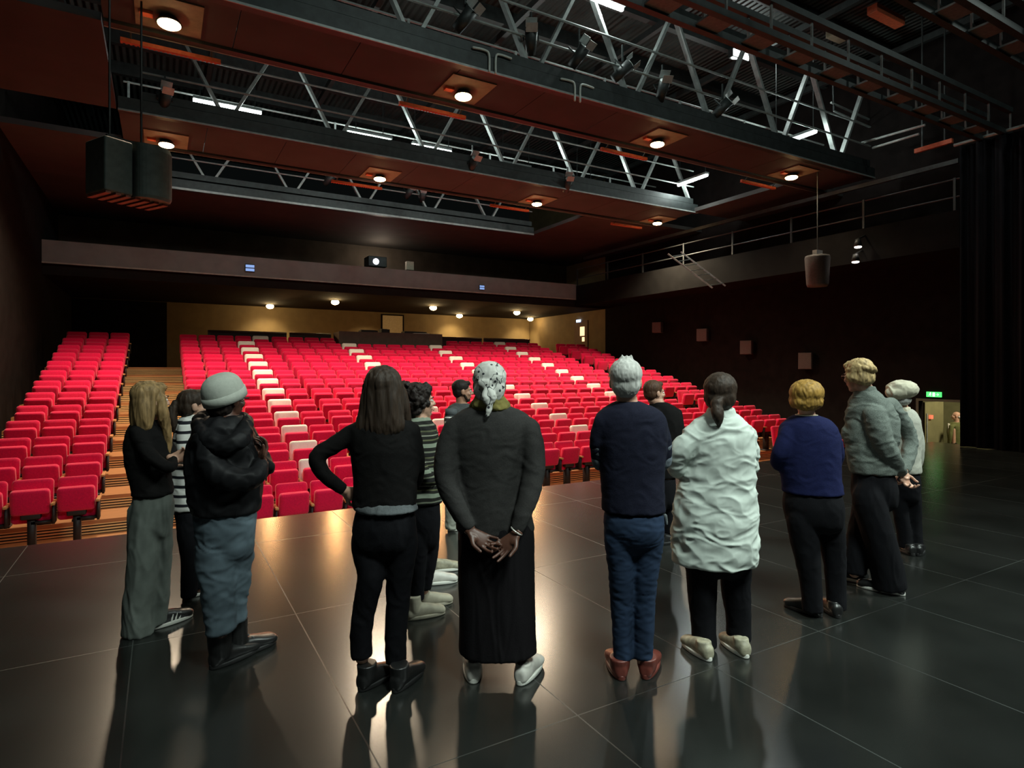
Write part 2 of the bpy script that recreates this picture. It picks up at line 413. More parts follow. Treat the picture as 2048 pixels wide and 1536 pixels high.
batten((3.95, 15.0, 7.5), (5.1, 15.0, 7.5), 'long bright tube light left of the centre roof opening', T)
batten((5.65, 15.0, 7.5), (6.75, 15.0, 7.5), 'bright tube light in three lengths beside the long one', T, lamps=3)
batten((8.3, 15.0, 7.45), (9.25, 15.0, 7.45), 'tube light in four short lengths behind the centre struts', T, lamps=4)
batten((10.85, 15.0, 7.4), (11.5, 15.0, 7.4), 'small faint tube light farthest along the middle catwalk', T*.7, lamps=2)
batten((13.9, 9.2, 7.5), (13.9, 10.4, 7.5), 'tube light running away from view above the nearest catwalk end', T, lamps=3)
batten((14.2, 12.9, 7.5), (14.2, 14.1, 7.5), 'tube light running away from view near the right ceiling opening', T, lamps=3)
a = on_y(1180, -6, 9.0); b = on_y(1247, 20, 9.0)
batten(a, b, 'tube light at the very top edge above the nearest catwalk', T)
def flood(u, v, y, label):
    c = on_y(u, v, y); t = thing('floodlight', label, 'light fixture', c)
    for s in (-1, 1):
        x = c.x+s*.17
        bm = BM(); box(bm, (x-.14, y-.06, c.z-.1), (x+.14, y+.10, c.z+.12), bev=.01); child('housing', bm, dark_steel, t)
        bm = BM(); box(bm, (x-.12, y-.075, c.z-.08), (x+.12, y-.061, c.z+.09)); child('lamp_face', bm, tube_glow, t)
    bm = BM(); bar(bm, (c.x, y+.1, c.z), (c.x, y+.1, 10.0), .03); child('hanger', bm, dark_steel, t)
    light('AREA', 'flood_light', (c.x, y-.12, c.z), 60, (.9, 1, .96), .5, (c.x-2, y-4, c.z-4))
flood(1478, 112, 10.9, 'twin white floodlight hanging high in the dark right of centre')

# ------------------------------------------------------------------ steel over the stage, upper right
def xbeam(y, z, x0, x1, label, h=.5):
    t = thing('truss_beam', label, 'beam', ((x0+x1)/2, y, z))
    for yy in (y-.2, y+.2):
        for zz in (z, z+h):
            bm = BM(); bar(bm, (x0, yy, zz), (x1, yy, zz), .1); child('chord', bm, dark_steel, t)
    bm = BM(); x = x0; k = 0
    while x < x1-.6:
        bar(bm, (x, y-.2, z), (x, y+.2, z), .45, .03); x += .95; k += 1
        for yy in (y-.2, y+.2): bar(bm, (x, yy, z), (x, yy, z+h), .03)
    child('webbing', bm, mat('plate_grey', (.10, .105, .10), .6, var=.2), t)
light('POINT', 'roof_fill_light', (14.6, 2.2, 9.3), 70, (.85, 1, .93), .1)  # unseen lights added to brighten the roof deck and corner rails
light('POINT', 'roof_fill_light', (9.0, 1.0, 9.4), 60, (.85, 1, .93), .1)
xbeam(6.0, 6.55, 2, 15.3, 'long dark lattice beam crossing the upper right over the stage')
xbeam(4.3, 6.7, 3, 15.3, 'short-looking lattice beam in the top right corner')
t = thing('lighting_bridge', 'steel bridge with pale handrails in the top right corner', 'bridge', (11, 3.1, 6.9))
bm = BM(); box(bm, (6, 2.6, 6.9), (16, 3.6, 6.98)); child('deck', bm, dark_steel, t)
for y in (2.6, 3.6):
    for z in (7.4, 7.9):
        bm = BM(); cyl(bm, (6, y, z), (16, y, z), .025, n=8); child('handrail', bm, steel, t)
    for x in range(6, 17, 2):
        bm = BM(); bar(bm, (x, y, 6.98), (x, y, 7.92), .05); child('post', bm, steel, t)
# a pale ribbed patch of roof deck and flat panels above the beams
for (u0, v0, u1, v1, w, lab) in ((1660, 60, 1690, 78, .5, 'small pale duct box under the roof deck'), (1745, 15, 1800, 50, 1.2, 'rust-coloured beam segment under the roof near the top')):
    c = on_y((u0+u1)/2, (v0+v1)/2, 8.2)
    bm = BM(); box(bm, (c.x-w/2, c.y-.12, c.z-.1), (c.x+w/2, c.y+.12, c.z+.1), bev=.01)
    tag(mesh('roof_duct' if w < 1 else 'roof_beam_segment', bm, orange_bar if w > 1 else hatch_mat), lab, 'duct' if w < 1 else 'beam')
    bm = BM()
# thin bright rails and a rail painted with rust-red light beyond the right end of the nearest catwalk
t = thing('cross_rails', 'bundle of thin pale rails crossing beyond the right catwalk end', 'rails', on_y(1740, 250, 9.8))
for (a, b) in (((1662, 205), (1812, 272)), ((1668, 222), (1800, 282))):
    bm = BM(); cyl(bm, on_y(*a, 9.8), on_y(*b, 9.8), .028, n=8); child('rail', bm, steel, t)
for (a, b) in (((1722, 286), (1850, 250)), ((1745, 296), (1838, 268))):
    bm = BM(); cyl(bm, on_x(*a, 15.6), on_x(*b, 15.6), .03, n=8); child('rail', bm, steel, t)
bm = BM(); bar(bm, on_y(1668, 222, 9.8), on_y(1662, 205, 9.8)+V((0, 0, 2.2)), .04); child('hanger', bm, dark_steel, t)
a, b = on_x(1830, 303, 15.9), on_x(1905, 281, 15.9)
t = thing('slatted_bar', 'rust-lit rail high at the right beyond the catwalk end', 'bar', (a+b)/2)
bm = BM(); bar(bm, a, b, .08, .10); child('bar', bm, orange_bar, t)
for q in (a*.8+b*.2, a*.2+b*.8):
    bm = BM(); bar(bm, q, V((q.x, q.y, 10.45)), .03); child('hanger', bm, dark_steel, t)
# side gallery on the right
t = thing('side_gallery', 'dark side gallery with rails along the right wall', 'gallery', (15.5, 14, 4.45))
bm = BM(); box(bm, (15.5, 6.8, 4.45), (XR-.002, 21.3, 4.6)); child('floor_slab', bm, dark_wall, t)
bm = BM(); box(bm, (15.46, 6.8, 4.4), (15.499, 21.3, 5.25)); child('parapet', bm, mat('gallery_panel', (.009, .009, .0085), .9, spec=.05, var=.2, scale=3), t)
for z in (5.55, 5.95):
    bm = BM(); cyl(bm, (15.48, 6.8, z), (15.48, 21.3, z), .02, n=8); child('handrail', bm, dark_steel, t)
for i in range(8):
    bm = BM(); bar(bm, (15.48, 6.9+i*2.05, 5.25), (15.48, 6.9+i*2.05, 5.98), .05); child('post', bm, dark_steel, t)
bm = BM(); box(bm, (15.62, 6.9, 6.35), (15.7, 21, 6.45)); child('cable_tray', bm, dark_steel, t)
# inclined ladder and two small lit spotlights in front of the gallery
t = thing('ladder', 'steel ladder leaning out below the right gallery ceiling', 'ladder', at(1390, 540, 19.5))
d = 19.5
for du, dv in ((0, 0), (26, -4)):
    bm = BM(); bar(bm, at(1336+du, 508+dv, d+du*.02), at(1425+du, 576+dv, d-.8+du*.02), .045); child('stringer', bm, steel, t)
for k in range(7):
    f = (k+.5)/7
    bm = BM(); bar(bm, at(1336+89*f, 508+68*f, d-.8*f), at(1362+89*f, 504+68*f, d+.5-.8*f), .03); child('rung', bm, steel, t)
spot_glow = glow('spot_glow', (1, .85, .75), 12)
for (u, v, lab) in ((1716, 494, 'upper of two small lit spotlights on the right gallery'), (1711, 524, 'lower of two small lit spotlights on the right gallery')):
    c = on_x(u, v, 15.15); t = thing('spotlight', lab, 'spotlight', c)
    bm = BM(); cyl(bm, c+V((0, 0, .20)), c+V((0, 0, .01)), .06, .10, 16); child('housing', bm, dark_steel, t, True)
    bm = BM(); ball(bm, c, .085, .085, .03); child('lens', bm, spot_glow, t, True)
    bm = BM(); bar(bm, c+V((0, 0, .2)), c+V((.3, 0, .32)), .03); bar(bm, c+V((.3, 0, .32)), V((15.495, c.y, max(c.z+.32, 4.6))), .03); child('bracket', bm, dark_steel, t)

# small stage lanterns hung in the roof space
lantern_glass = mat('lantern_glass', (.75, .8, .8), .2)
def lantern(u, v, y, label, yaw=0, s=1.0):
    c = on_y(u, v, y); t = thing('stage_lantern', label, 'stage light', c, 'stage lanterns hanging from the catwalk rails')
    M = Matrix.Translation(c) @ Matrix.Rotation(yaw, 4, 'Z') @ Matrix.Rotation(radians(-40), 4, 'X') @ Matrix.Scale(s, 4)
    def put(nm, bm, m, sm=False):
        for q in bm.verts: q.co = M @ q.co
        child(nm, bm, m, t, sm)
    bm = BM(); cyl(bm, (0, .22, 0), (0, -.18, 0), .09, .11, 18); put('body', bm, dark_steel, True)
    bm = BM(); cyl(bm, (0, -.181, 0), (0, -.19, 0), .10, n=18); put('lens', bm, lantern_glass, True)
    for k in range(2):
        bm = BM(); box(bm, (-.1, -.34, -.11+.22*k-.004), (.1, -.19, -.11+.22*k+.004)); put('barn_door', bm, steel)
    bm = BM(); bar(bm, (-.13, 0, 0), (-.13, 0, .22), .02); bar(bm, (.13, 0, 0), (.13, 0, .22), .02); bar(bm, (-.13, 0, .22), (.13, 0, .22), .02); put('yoke', bm, dark_steel)
    bm = BM(); bar(bm, c+V((0, 0, .18)), c+V((0, 0, .5)), .03); child('clamp', bm, dark_steel, t)
for i, (u, v, y, yw, lab) in enumerate((
    (930, 38, 9.0, .6, 'stage lantern beside the top struts left of centre'), (1062, 82, 9.0, -.5, 'stage lantern above the curved hand rails near top centre'),
    (1158, 112, 9.0, .3, 'stage lantern with pale barn doors right of the curved hand rails'), (1245, 142, 9.0, .9, 'stage lantern on the nearest catwalk beneath the lattice brace'),
    (1325, 180, 9.0, -.4, 'stage lantern hanging left of the twin floodlight'), (1445, 215, 9.0, .5, 'stage lantern hanging below the twin floodlight'),
    (330, 200, 13.9, .2, 'pale boxy lantern at the left end of the middle catwalk'), (818, 385, 19.3, .3, 'left of two pale lanterns on the farthest catwalk'),
    (845, 392, 19.3, -.2, 'right of two pale lanterns on the farthest catwalk'), (658, 358, 19.3, .8, 'pale lantern at the left of the farthest catwalk'),
    (945, 330, 13.9, .1, 'stage lantern behind the centre struts of the middle catwalk'), (1135, 370, 13.9, -.3, 'stage lantern beside the short tube lengths'))):
    lantern(u, v, y, lab, yw)
# bent hand rails
for i, (u, v, lab) in enumerate(((985, 118, 'pair of bent pale guard hoops on the nearest catwalk, left pair'), (1155, 178, 'pair of bent pale guard hoops on the nearest catwalk, right pair'))):
    c = on_y(u, v, 9.05); t = thing('guard_hoop', lab, 'rail', c, 'bent guard hoops on the nearest catwalk')
    for s in (-1, 1):
        bm = BM(); tube(bm, [c+V((s*.36, 0, .10)), c+V((s*.14, 0, .11)), c+V((s*.065, 0, .05)), c+V((s*.06, 0, -.22))], [.02]*4, 10, 5); child('hoop', bm, mat('pale_paint', (.5, .54, .5), .5, var=.1), t, True)

# ------------------------------------------------------------------ loudspeakers
t = thing('speaker_cluster', 'large black loudspeaker cluster hanging at upper left', 'loudspeaker', (-.35, 9.5, 3.95))
cab = mat('speaker_cabinet', (.065, .085, .075), .6, var=.2, scale=12)
ang = -YAW-radians(8)
def put_cluster(nm, bm, m, sm=False):
    M = Matrix.Translation((-.35, 9.5, 3.92)) @ Matrix.Rotation(radians(30), 4, 'Z') @ Matrix.Scale(.80, 4)
    for q in bm.verts: q.co = M @ q.co
    return child(nm, bm, m, t, sm)
bm = BM(); box(bm, (-.52, -.25, .0), (-.09, .35, .86), bev=.03); put_cluster('cabinet', bm, cab)
bm = BM()
rings = []
for z in (.0, .05, .80, .88):
    k = .96 if z in (.0, .88) else 1
    rings.append([V((-.06+.58*k*((1-cos(a))/2), -.27*k+.62*sin(a)*.0 - .16*sin(a)*k, z)) for a in [pi*i/14 for i in range(15)]]+[V((.5, .35, z)), V((-.06, .35, z))])
rings_to(bm, rings); put_cluster('cabinet', bm, cab)
bm = BM()
for i in range(7): box(bm, (-.5+.15*i, -.24, -.035), (-.42+.15*i, .33, -.002))
put_cluster('bottom_grille', bm, mat('grille_orange_lit', (.20, .055, .03), .6, var=.4, scale=30))  # orange light on the ribbed bottom is put into its colour
bm = BM(); bar(bm, (-.3, .05, .86), (-.3, .05, 3.4), .025); bar(bm, (.2, .05, .86), (.2, .05, 3.4), .025); bar(bm, (-.35, .05, .95), (.25, .05, .95), .06); put_cluster('rigging', bm, dark_steel)
c = on_x(1635, 540, 14.5); t = thing('hanging_speaker', 'grey loudspeaker hanging on a cable near the right wall', 'loudspeaker', c)
bm = BM(); rings = []
for z, s in ((-.42, .78), (-.36, .86), (.30, 1.0), (.36, .95)):
    rings.append([c+V((.30*s*cos(a)*1.0, .30*s*sin(a), z)) for a in [2*pi*i/20 for i in range(20)]])
rings_to(bm, rings); child('cabinet', bm, mat('speaker_grey', (.075, .075, .075), .7, var=.25, scale=30), t, True)
bm = BM(); bar(bm, c+V((0, 0, .36)), V((c.x, c.y, ZC+.0)), .02); child('cable', bm, dark_steel, t)
bm = BM(); box(bm, c+V((-.12, -.06, .37)), c+V((.12, .06, .5))); child('bracket', bm, steel, t)
wsp = mat('wall_speaker', (.085, .062, .058), .7, var=.2, scale=20)
for (u, v, hh, lab) in ((1315, 655, .42, 'dim wall speaker farthest along the right wall'), (1405, 670, .45, 'second farthest wall speaker along the right wall'),
                   (1493, 695, .46, 'wall speaker second nearest along the right wall'), (1611, 722, .50, 'nearest square wall speaker on the dark right wall')):
    c = on_x(u, v, XR-.2); t = thing('wall_speaker', lab, 'loudspeaker', c, 'surround speakers along the right wall')
    M = Matrix.Translation(c) @ Matrix.Rotation(radians(22), 4, 'Z')
    bm = BM(); box(bm, (-.1, -.19, -hh/2), (.12, .19, hh/2), M, bev=.015); child('cabinet', bm, wsp, t)
    bm = BM(); box(bm, (-.108, -.17, -hh/2+.02), (-.101, .17, hh/2-.02), M); child('front_grille', bm, mat('wall_speaker_grille', (.11, .08, .075), .8, var=.2, scale=90, bump=.2), t)
    bm = BM(); bar(bm, c, (XR-.003, c.y, c.z), .06); child('bracket', bm, dark_steel, t)

# ------------------------------------------------------------------ curtain, rear fittings
t = thing('stage_curtain', 'tall black side curtain hanging at the right edge of the stage', 'curtain', (15.0, 5, 0))
bm = BM(); ys = [6.56-.04*i for i in range(230)]
top = [V((15.0+.05*sin(y*17)+.025*sin(y*41), y, 6.5)) for y in ys]; bot = [V((p.x+.02*sin(p.y*9), p.y, .01)) for p in top]
vt = [bm.verts.new(p) for p in top]; vb = [bm.verts.new(p) for p in bot]; vt2 = [bm.verts.new(p+V((.03, 0, 0))) for p in top]; vb2 = [bm.verts.new(p+V((.03, 0, 0))) for p in bot]
n = len(ys)
for i in range(n-1):
    bm.faces.new((vt[i], vt[i+1], vb[i+1], vb[i])); bm.faces.new((vt2[i+1], vt2[i], vb2[i], vb2[i+1]))
    bm.faces.new((vt[i+1], vt[i], vt2[i], vt2[i+1])); bm.faces.new((vb[i], vb[i+1], vb2[i+1], vb2[i]))
bm.faces.new((vt[0], vb[0], vb2[0], vt2[0])); bm.faces.new((vt[-1], vt2[-1], vb2[-1], vb[-1]))
child('cloth', bm, black_drape, t, True)
bm = BM(); cyl(bm, (15.0, 6.7, 6.56), (15.0, -3, 6.56), .035); child('track', bm, steel, t)
# green emergency exit signs
sign_green = mat('sign_green', (.02, .3, .06), .5, emit=(.1, 1, .2), strength=1.3)
sign_white = mat('sign_white', (.8, .9, .8), .5, emit=(.85, 1, .8), strength=2)
def exit_sign(c, yaw, label, w=.34, h=.13):
    t = thing('exit_sign', label, 'sign', c, 'lit emergency exit signs')
    M = Matrix.Translation(c) @ Matrix.Rotation(yaw, 4, 'Z')
    def put(nm, f, m):
        bm = BM(); f(bm)
        for q in bm.verts: q.co = M @ q.co
        child(nm, bm, m, t)
    put('sign_box', lambda b: box(b, (-w/2, 0, -h/2), (w/2, .05, h/2)), sign_green)
    def man(b):
        ball(b, (-.07, -.004, .042), .013, .002, .013, seg=8)
        bar(b, (-.072, -.004, .028), (-.082, -.004, -.01), .022, .003)
        bar(b, (-.082, -.004, -.01), (-.055, -.004, -.045), .012, .003); bar(b, (-.082, -.004, -.01), (-.115, -.004, -.035), .012, .003)
        bar(b, (-.074, -.004, .02), (-.045, -.004, .0), .009, .003); bar(b, (-.074, -.004, .02), (-.105, -.004, .008), .009, .003)
        box(b, (-.02, -.005, -.05), (.03, -.001, .05))
        bar(b, (.05, -.003, 0), (.12, -.003, 0), .018, .003); bar(b, (.12, -.003, 0), (.09, -.003, .03), .014, .003); bar(b, (.12, -.003, 0), (.09, -.003, -.03), .014, .003)
    put('pictogram', man, sign_white)
exit_sign(on_x(1867, 789, XR-.052), radians(-90), 'green lit exit sign above the side doorway')
exit_sign(on_x(140, 583, XL+.052), radians(90), 'small green exit light high on the dark left wall', .2, .12)
# rear right wall: door with a lit glass pane
c0 = on_x(1153, 690, XR-.002); c1 = on_x(1174, 640, XR-.002)
t = thing('rear_door', 'door with a bright glass pane at the rear right corner', 'door', (XR-.04, (c0.y+c1.y)/2, 1.97))
ya, yb = sorted((c0.y, c1.y))
bm = BM(); box(bm, (XR-.05, ya-.1, 1.97), (XR-.004, yb+.1, 3.95)); child('leaf', bm, mat('door_brown', (.12, .06, .03), .6, var=.15, scale=8), t)
pane_glow = mat('lit_pane', (.8, .6, .4), .3, emit=(1, .62, .33), strength=1.6)
p0 = on_x(1160, 672, XR-.053); p1 = on_x(1169, 653, XR-.053)
bm = BM(); box(bm, (XR-.056, min(p0.y, p1.y), p0.z), (XR-.051, max(p0.y, p1.y), p1.z)); child('pane', bm, pane_glow, t)
p0 = on_x(1164, 683, XR-.053); p1 = on_x(1169, 674, XR-.053)
bm = BM(); box(bm, (XR-.056, min(p0.y, p1.y), p0.z), (XR-.051, max(p0.y, p1.y), p1.z)); child('pane', bm, pane_glow, t)
bm = BM(); c = on_x(1157, 642, XR-.06); box(bm, c-V((.02, .16, .06)), c+V((.02, .16, .06)))
tag(mesh('door_sign', bm, mat('blue_glow', (.3, .4, .8), .5, emit=(.45, .62, 1), strength=2.5)), 'small bluish lit sign above the rear right door', 'sign')
# back wall downlights under the mezzanine
for (x, y, i, w) in ((5.85, 23.9, 'front', 'first'), (10.0, 24.05, 'front', 'second'), (14.2, 24.2, 'front', 'third'), (3.9, 26.8, 'back', 'first'), (12.6, 27.0, 'back', 'second'), (16.6, 26.9, 'back', 'third')):
    t = thing('downlight', 'warm ceiling downlight above the rear aisle, %s of the %s line' % (w, i), 'lamp', (x, y, 4.36), 'downlights under the mezzanine')
    bm = BM(); cyl(bm, (x, y, 4.359), (x, y, 4.29), .11, .13, 20); child('housing', bm, dark_steel, t, True)
    bm = BM(); ball(bm, (x, y, 4.27), .15, .15, .10); child('bulb', bm, back_glow, t, True)
    light('POINT', 'downlight_light', (x, y, 4.12), 9 if i == 'front' else 14, (1, .76, .40), .09)
    light('SPOT', 'downlight_wash', (x, y, 4.14), 150 if i == 'front' else 210, (1, .76, .38), .09, (x, y+1.5, 1.9), 100, .8)
    light('SPOT', 'downlight_added_beam', (x, y-.12, 4.16), 330, (1, .48, .18), .16, (5.5, 3.5, 0), 36, .9)  # extra spot added at each downlight for the warm glow on the stage floor
light('SPOT', 'downlight_light', (8.25, 26.9, 4.2), 130, (1, .74, .38), .08, (8.25, 27.3, 1.9), 115, .9)
# light coloured notice board / window on the rear wall behind the desk
c = on_y(785, 650, YB-.03); bm = BM(); box(bm, (c.x-.5, YB-.06, c.z-.45), (c.x+.5, YB-.003, c.z+.45), bev=.01)
t = thing('projection_window', 'pale square window panel on the back wall behind the control desk', 'window', c)
child('pane', bm, mat('pale_panel', (.55, .47, .30), .4, var=.1), t)
bm = BM()
for s in (-1, 1): box(bm, (c.x+s*.53-.03, YB-.07, c.z-.5), (c.x+s*.53+.03, YB-.003, c.z+.5)); 
for s in (-1, 1): box(bm, (c.x-.5, YB-.07, c.z+s*.47-.03), (c.x+.5, YB-.003, c.z+s*.47+.03))
child('frame', bm, dark_wall, t)
light('POINT', 'booth_fill_light', (7.5, 23.4, 6.1), 32, (1, .8, .6), .15)  # unseen fill added to lift the booth wall and rear ceiling
# projector and boxes in the booth opening
t = thing('projector', 'projector with a glowing lens in the dark booth opening', 'projector', on_y(752, 523, 22.2))
c = on_y(752, 523, 22.2)
bm = BM(); box(bm, c+V((-.28, -.0, -.18)), c+V((.42, .6, .2)), bev=.02); child('body', bm, dark_steel, t)
bm = BM(); ball(bm, c, .11, .05, .11); child('lens', bm, glow('lens_glow', (.86, .82, 1), 12), t, True)
bm = BM(); bar(bm, c+V((.1, .3, -.18)), (c.x+.1, c.y+.3, 4.73), .08); child('stand', bm, dark_steel, t)
c = on_y(819, 532, 22.0); bm = BM(); box(bm, c-V((.14, .1, .16)), c+V((.14, .1, .16)), bev=.01)
t = thing('wall_box', 'small pale box standing in the booth opening beside the projector', 'box', c); child('box', bm, mat('pale_box', (.42, .40, .30), .6, var=.1), t)
bm = BM(); bar(bm, c-V((0, 0, .16)), (c.x, c.y, 4.73), .06); child('stand', bm, dark_steel, t)
for (u, v, s, lab) in ((500, 536, .13, 'small blue lit panel on the left of the mezzanine front'), (964, 575, .10, 'small blue lit panel on the right of the mezzanine front')):
    c = on_y(u, v, 21.33); t = thing('indicator_panel', lab, 'panel', c, 'blue panels on the mezzanine front')
    bm = BM(); box(bm, c-V((s*1.1, .0, s*1.0)), c+V((s*1.1, .05, s*1.0))); child('case', bm, dark_steel, t)
    for k in (-1, 1):
        bm = BM(); box(bm, c+V((-s, -.012, k*s*.45-s*.32)), c+V((s, -.001, k*s*.45+s*.32))); child('screen', bm, mat('panel_blue', (.2, .35, .7), .4, emit=(.3, .5, 1), strength=.7), t)
# control desk at the back of the central block
t = thing('control_desk', 'dark control desk enclosure in the middle of the last row', 'desk', (7.4, 21.9, row_z(13)))
bm = BM(); box(bm, (5.45, 21.70, row_z(13)), (9.4, 21.76, 3.02)); box(bm, (5.45, 21.76, row_z(13)), (5.51, 22.5, 3.0)); box(bm, (9.34, 21.76, row_z(13)), (9.4, 22.5, 3.0))
child('front_panel', bm, mat('desk_panel', (.075, .055, .045), .7, var=.15, scale=5), t)
bm = BM(); box(bm, (5.52, 21.77, 2.90), (9.33, 22.5, 2.95)); child('worktop', bm, dark_wall, t)
for (u, v, w, h, nm, lab) in ((738, 660, .62, .22, 'mixing_console', 'mixing console standing on the control desk'), (770, 655, .32, .30, 'monitor', 'dark screen beside the mixing console on the control desk'),
                      (830, 660, .9, .22, 'lighting_console', 'long lighting console on the right of the control desk')):
    c = on_y(u, v, 22.1); t = thing(nm, lab, 'equipment', (c.x, 22.1, 2.951))
    bm = BM(); box(bm, (c.x-w/2, 22.01, 2.951), (c.x+w/2, 22.4, 2.951+h*.7), bev=.015); child('case', bm, seat_dark, t)
    M = Matrix.Translation((c.x, 22.25, 2.951+h*.7)) @ Matrix.Rotation(radians(-60), 4, 'X')
    bm = BM(); box(bm, (-w/2+.02, -.02, .0), (w/2-.02, .26, .02), M); child('panel', bm, mat('console_grey', (.16, .15, .14), .4, var=.3, scale=60), t)
bm = BM(); box(bm, (8.3, 21.78, 2.951), (8.9, 22.0, 3.04)); o_ = tag(mesh('paper_stack', bm, cover_white), 'pale papers lying on the right end of the control desk', 'paper')
# low dark parapet behind the last row
for (x0, x1, lab) in ((1.35, 3.85, 'left stretch'), (3.95, 5.4, 'stretch left of the desk'), (9.5, 11.6, 'stretch right of the desk'), (11.7, 13.95, 'right stretch')):
    t = thing('rear_railing', 'low dark padded railing behind the last row, %s' % lab, 'railing', ((x0+x1)/2, 22.68, row_z(13)), 'railings behind the last row')
    bm = BM(); box(bm, (x0, 22.66, row_z(13)+.05), (x1, 22.70, 2.9)); child('panel', bm, seat_dark, t)
    bm = BM(); cyl(bm, (x0, 22.68, 2.94), (x1, 22.68, 2.94), .045); child('top_rail', bm, mat('rail_wood', (.06, .035, .02), .5, var=.2), t, True)
    for x in (x0+.05, x1-.05):
        bm = BM(); bar(bm, (x, 22.68, row_z(13)), (x, 22.68, 2.92), .06); child('post', bm, dark_steel, t)

# ------------------------------------------------------------------ seats
def seat_parts():
    P = {}
    def fin(nm, bm, m): 
        bmesh.ops.recalc_face_normals(bm, faces=bm.faces)
        me = bpy.data.meshes.new(nm); bm.to_mesh(me); bm.free(); me.materials.append(m)
        for p in me.polygons: p.use_smooth = True
        P[nm] = me
    def slab(bm, w, z0, z1, th, M, rad=.055, crown=.015):
        # rounded rectangle in XZ, lofted through its thickness with soft edges
        prof = []
        for cx, cz, a0 in ((w/2-rad, z1-rad, 0), (-w/2+rad, z1-rad, 90), (-w/2+rad, z0+rad, 180), (w/2-rad, z0+rad, 270)):
            for k in range(6): 
                a = radians(a0+90*k/5); prof.append((cx+rad*cos(a), cz+rad*sin(a)))
        mz = (z0+z1)/2
        rings = []
        for y, s in ((-th/2-crown, .80), (-th/2, .955), (-th/2+.02, 1), (th/2-.02, 1), (th/2, .955), (th/2+crown*.4, .8)):
            rings.append([M @ V((x*(1-(1-s)*1.0) if True else x, y, mz+(z-mz)*s)) for x, z in prof])
        rings_to(bm, rings)
    bm = BM(); slab(bm, .49, .42, 1.05, .085, Matrix.Translation((0, .0, 0)) @ Matrix.Translation((0, 0, 1.05)) @ Matrix.Rotation(radians(-9), 4, 'X') @ Matrix.Translation((0, 0, -1.05))); fin('backrest', bm, seat_red)
    bm = BM(); slab(bm, .46, .575, .945, .10, Matrix.Translation((0, -.20, 0)) @ Matrix.Translation((0, 0, .575)) @ Matrix.Rotation(radians(13), 4, 'X') @ Matrix.Translation((0, 0, -.575)), rad=.05); fin('seat_pan', bm, seat_red)
    bm = BM(); slab(bm, .505, .62, 1.062, .10, Matrix.Translation((0, 0, 1.05)) @ Matrix.Rotation(radians(-9), 4, 'X') @ Matrix.Translation((0, 0, -1.05))); fin('headrest_cover', bm, cover_white)
    bm = BM(); box(bm, (.245, -.36, .70), (.295, -.02, .735), bev=.008); fin('armrest', bm, arm_wood)
    bm = BM(); box(bm, (-.045, -.20, .03), (.045, -.05, .56)); box(bm, (-.15, -.24, 0), (.15, .0, .03)); box(bm, (-.12, -.25, .50), (.12, -.1, .60), bev=.02)
    box(bm, (.255, -.30, .42), (.285, -.06, .70)); box(bm, (.0, -.2, .42), (.285, -.12, .46)); fin('pedestal', bm, seat_dark)
    return P
SP = seat_parts()
XCEN = .754
def seat_x(block, c):
    if block == 'left': return -2.167+c*SW
    if block == 'right': return 15.22+c*SW
    x = XCEN+c*SW
    return x+(.063 if c >= 5 else 0)
def make_seat(x, y, z, label, white):
    t = thing('theatre_seat', label, 'seat', (x, y, z), 'red folding seats facing the stage')
    for nm in ('backrest', 'seat_pan', 'armrest', 'pedestal')+(('headrest_cover',) if white else ()):
        link(nm, SP[nm], None, t)
    return t
slots = []
for r in range(0, 14):
    for blk, n in (('left', 3), ('central', 25), ('right', 3)):
        if r == 0 and blk == 'left': continue
        for c in range(n):
            if r == 0 and blk == 'central' and c > 6: continue
            if r == 13 and blk == 'central' and 9 <= c <= 16: continue
            white = blk == 'central' and ((c in (3, 9, 15, 21) and 1 <= r <= 12) or (r == 13 and c in (4, 21)))
            slots.append((r, blk, c, white))
rowname = lambda r, blk: ('short front row' if r == 0 else '%s %srow' % (ORD[r-1], 'full ' if blk != 'left' else ''))
n_ind = 0; rest = []
for r, blk, c, white in slots:
    x, y, z = seat_x(blk, c), row_y(r), row_z(r)
    if r <= 9 or (r == 10 and (white or blk == 'left')):
        side = 'right aisle' if blk == 'right' else ('left wall' if blk == 'left' else 'left aisle')
        lab = ('white-covered red seat, ' if white else 'red folding seat, ')+'%s from the %s, %s of %s block' % (ORD[c], side, rowname(r, blk), blk)
        make_seat(x, y, z, lab, white); n_ind += 1
    else: rest.append((x, y, z, white))
# the farther rows: one object
bm = BM(); mats = [seat_red, cover_white, arm_wood, seat_dark]; idx = {'backrest': 0, 'seat_pan': 0, 'headrest_cover': 1, 'armrest': 2, 'pedestal': 3}
vs, fs, mi = [], [], []
for x, y, z, white in rest:
    for nm in ('backrest', 'seat_pan', 'armrest', 'pedestal')+(('headrest_cover',) if white else ()):
        b0 = len(vs); me = SP[nm]
        vs += [(v.co.x+x, v.co.y+y, v.co.z+z) for v in me.vertices]
        for p in me.polygons: fs.append([b0+i for i in p.vertices]); mi.append(idx[nm])
bm.free()
me = bpy.data.meshes.new('rear_theatre_seats'); me.from_pydata(vs, [], fs); 
for m in mats: me.materials.append(m)
for p, k in zip(me.polygons, mi): p.material_index = k; p.use_smooth = True
o = link('rear_theatre_seats', me); o['kind'] = 'stuff'; tag(o, 'rearmost rows of red folding seats below the back wall', 'seats')
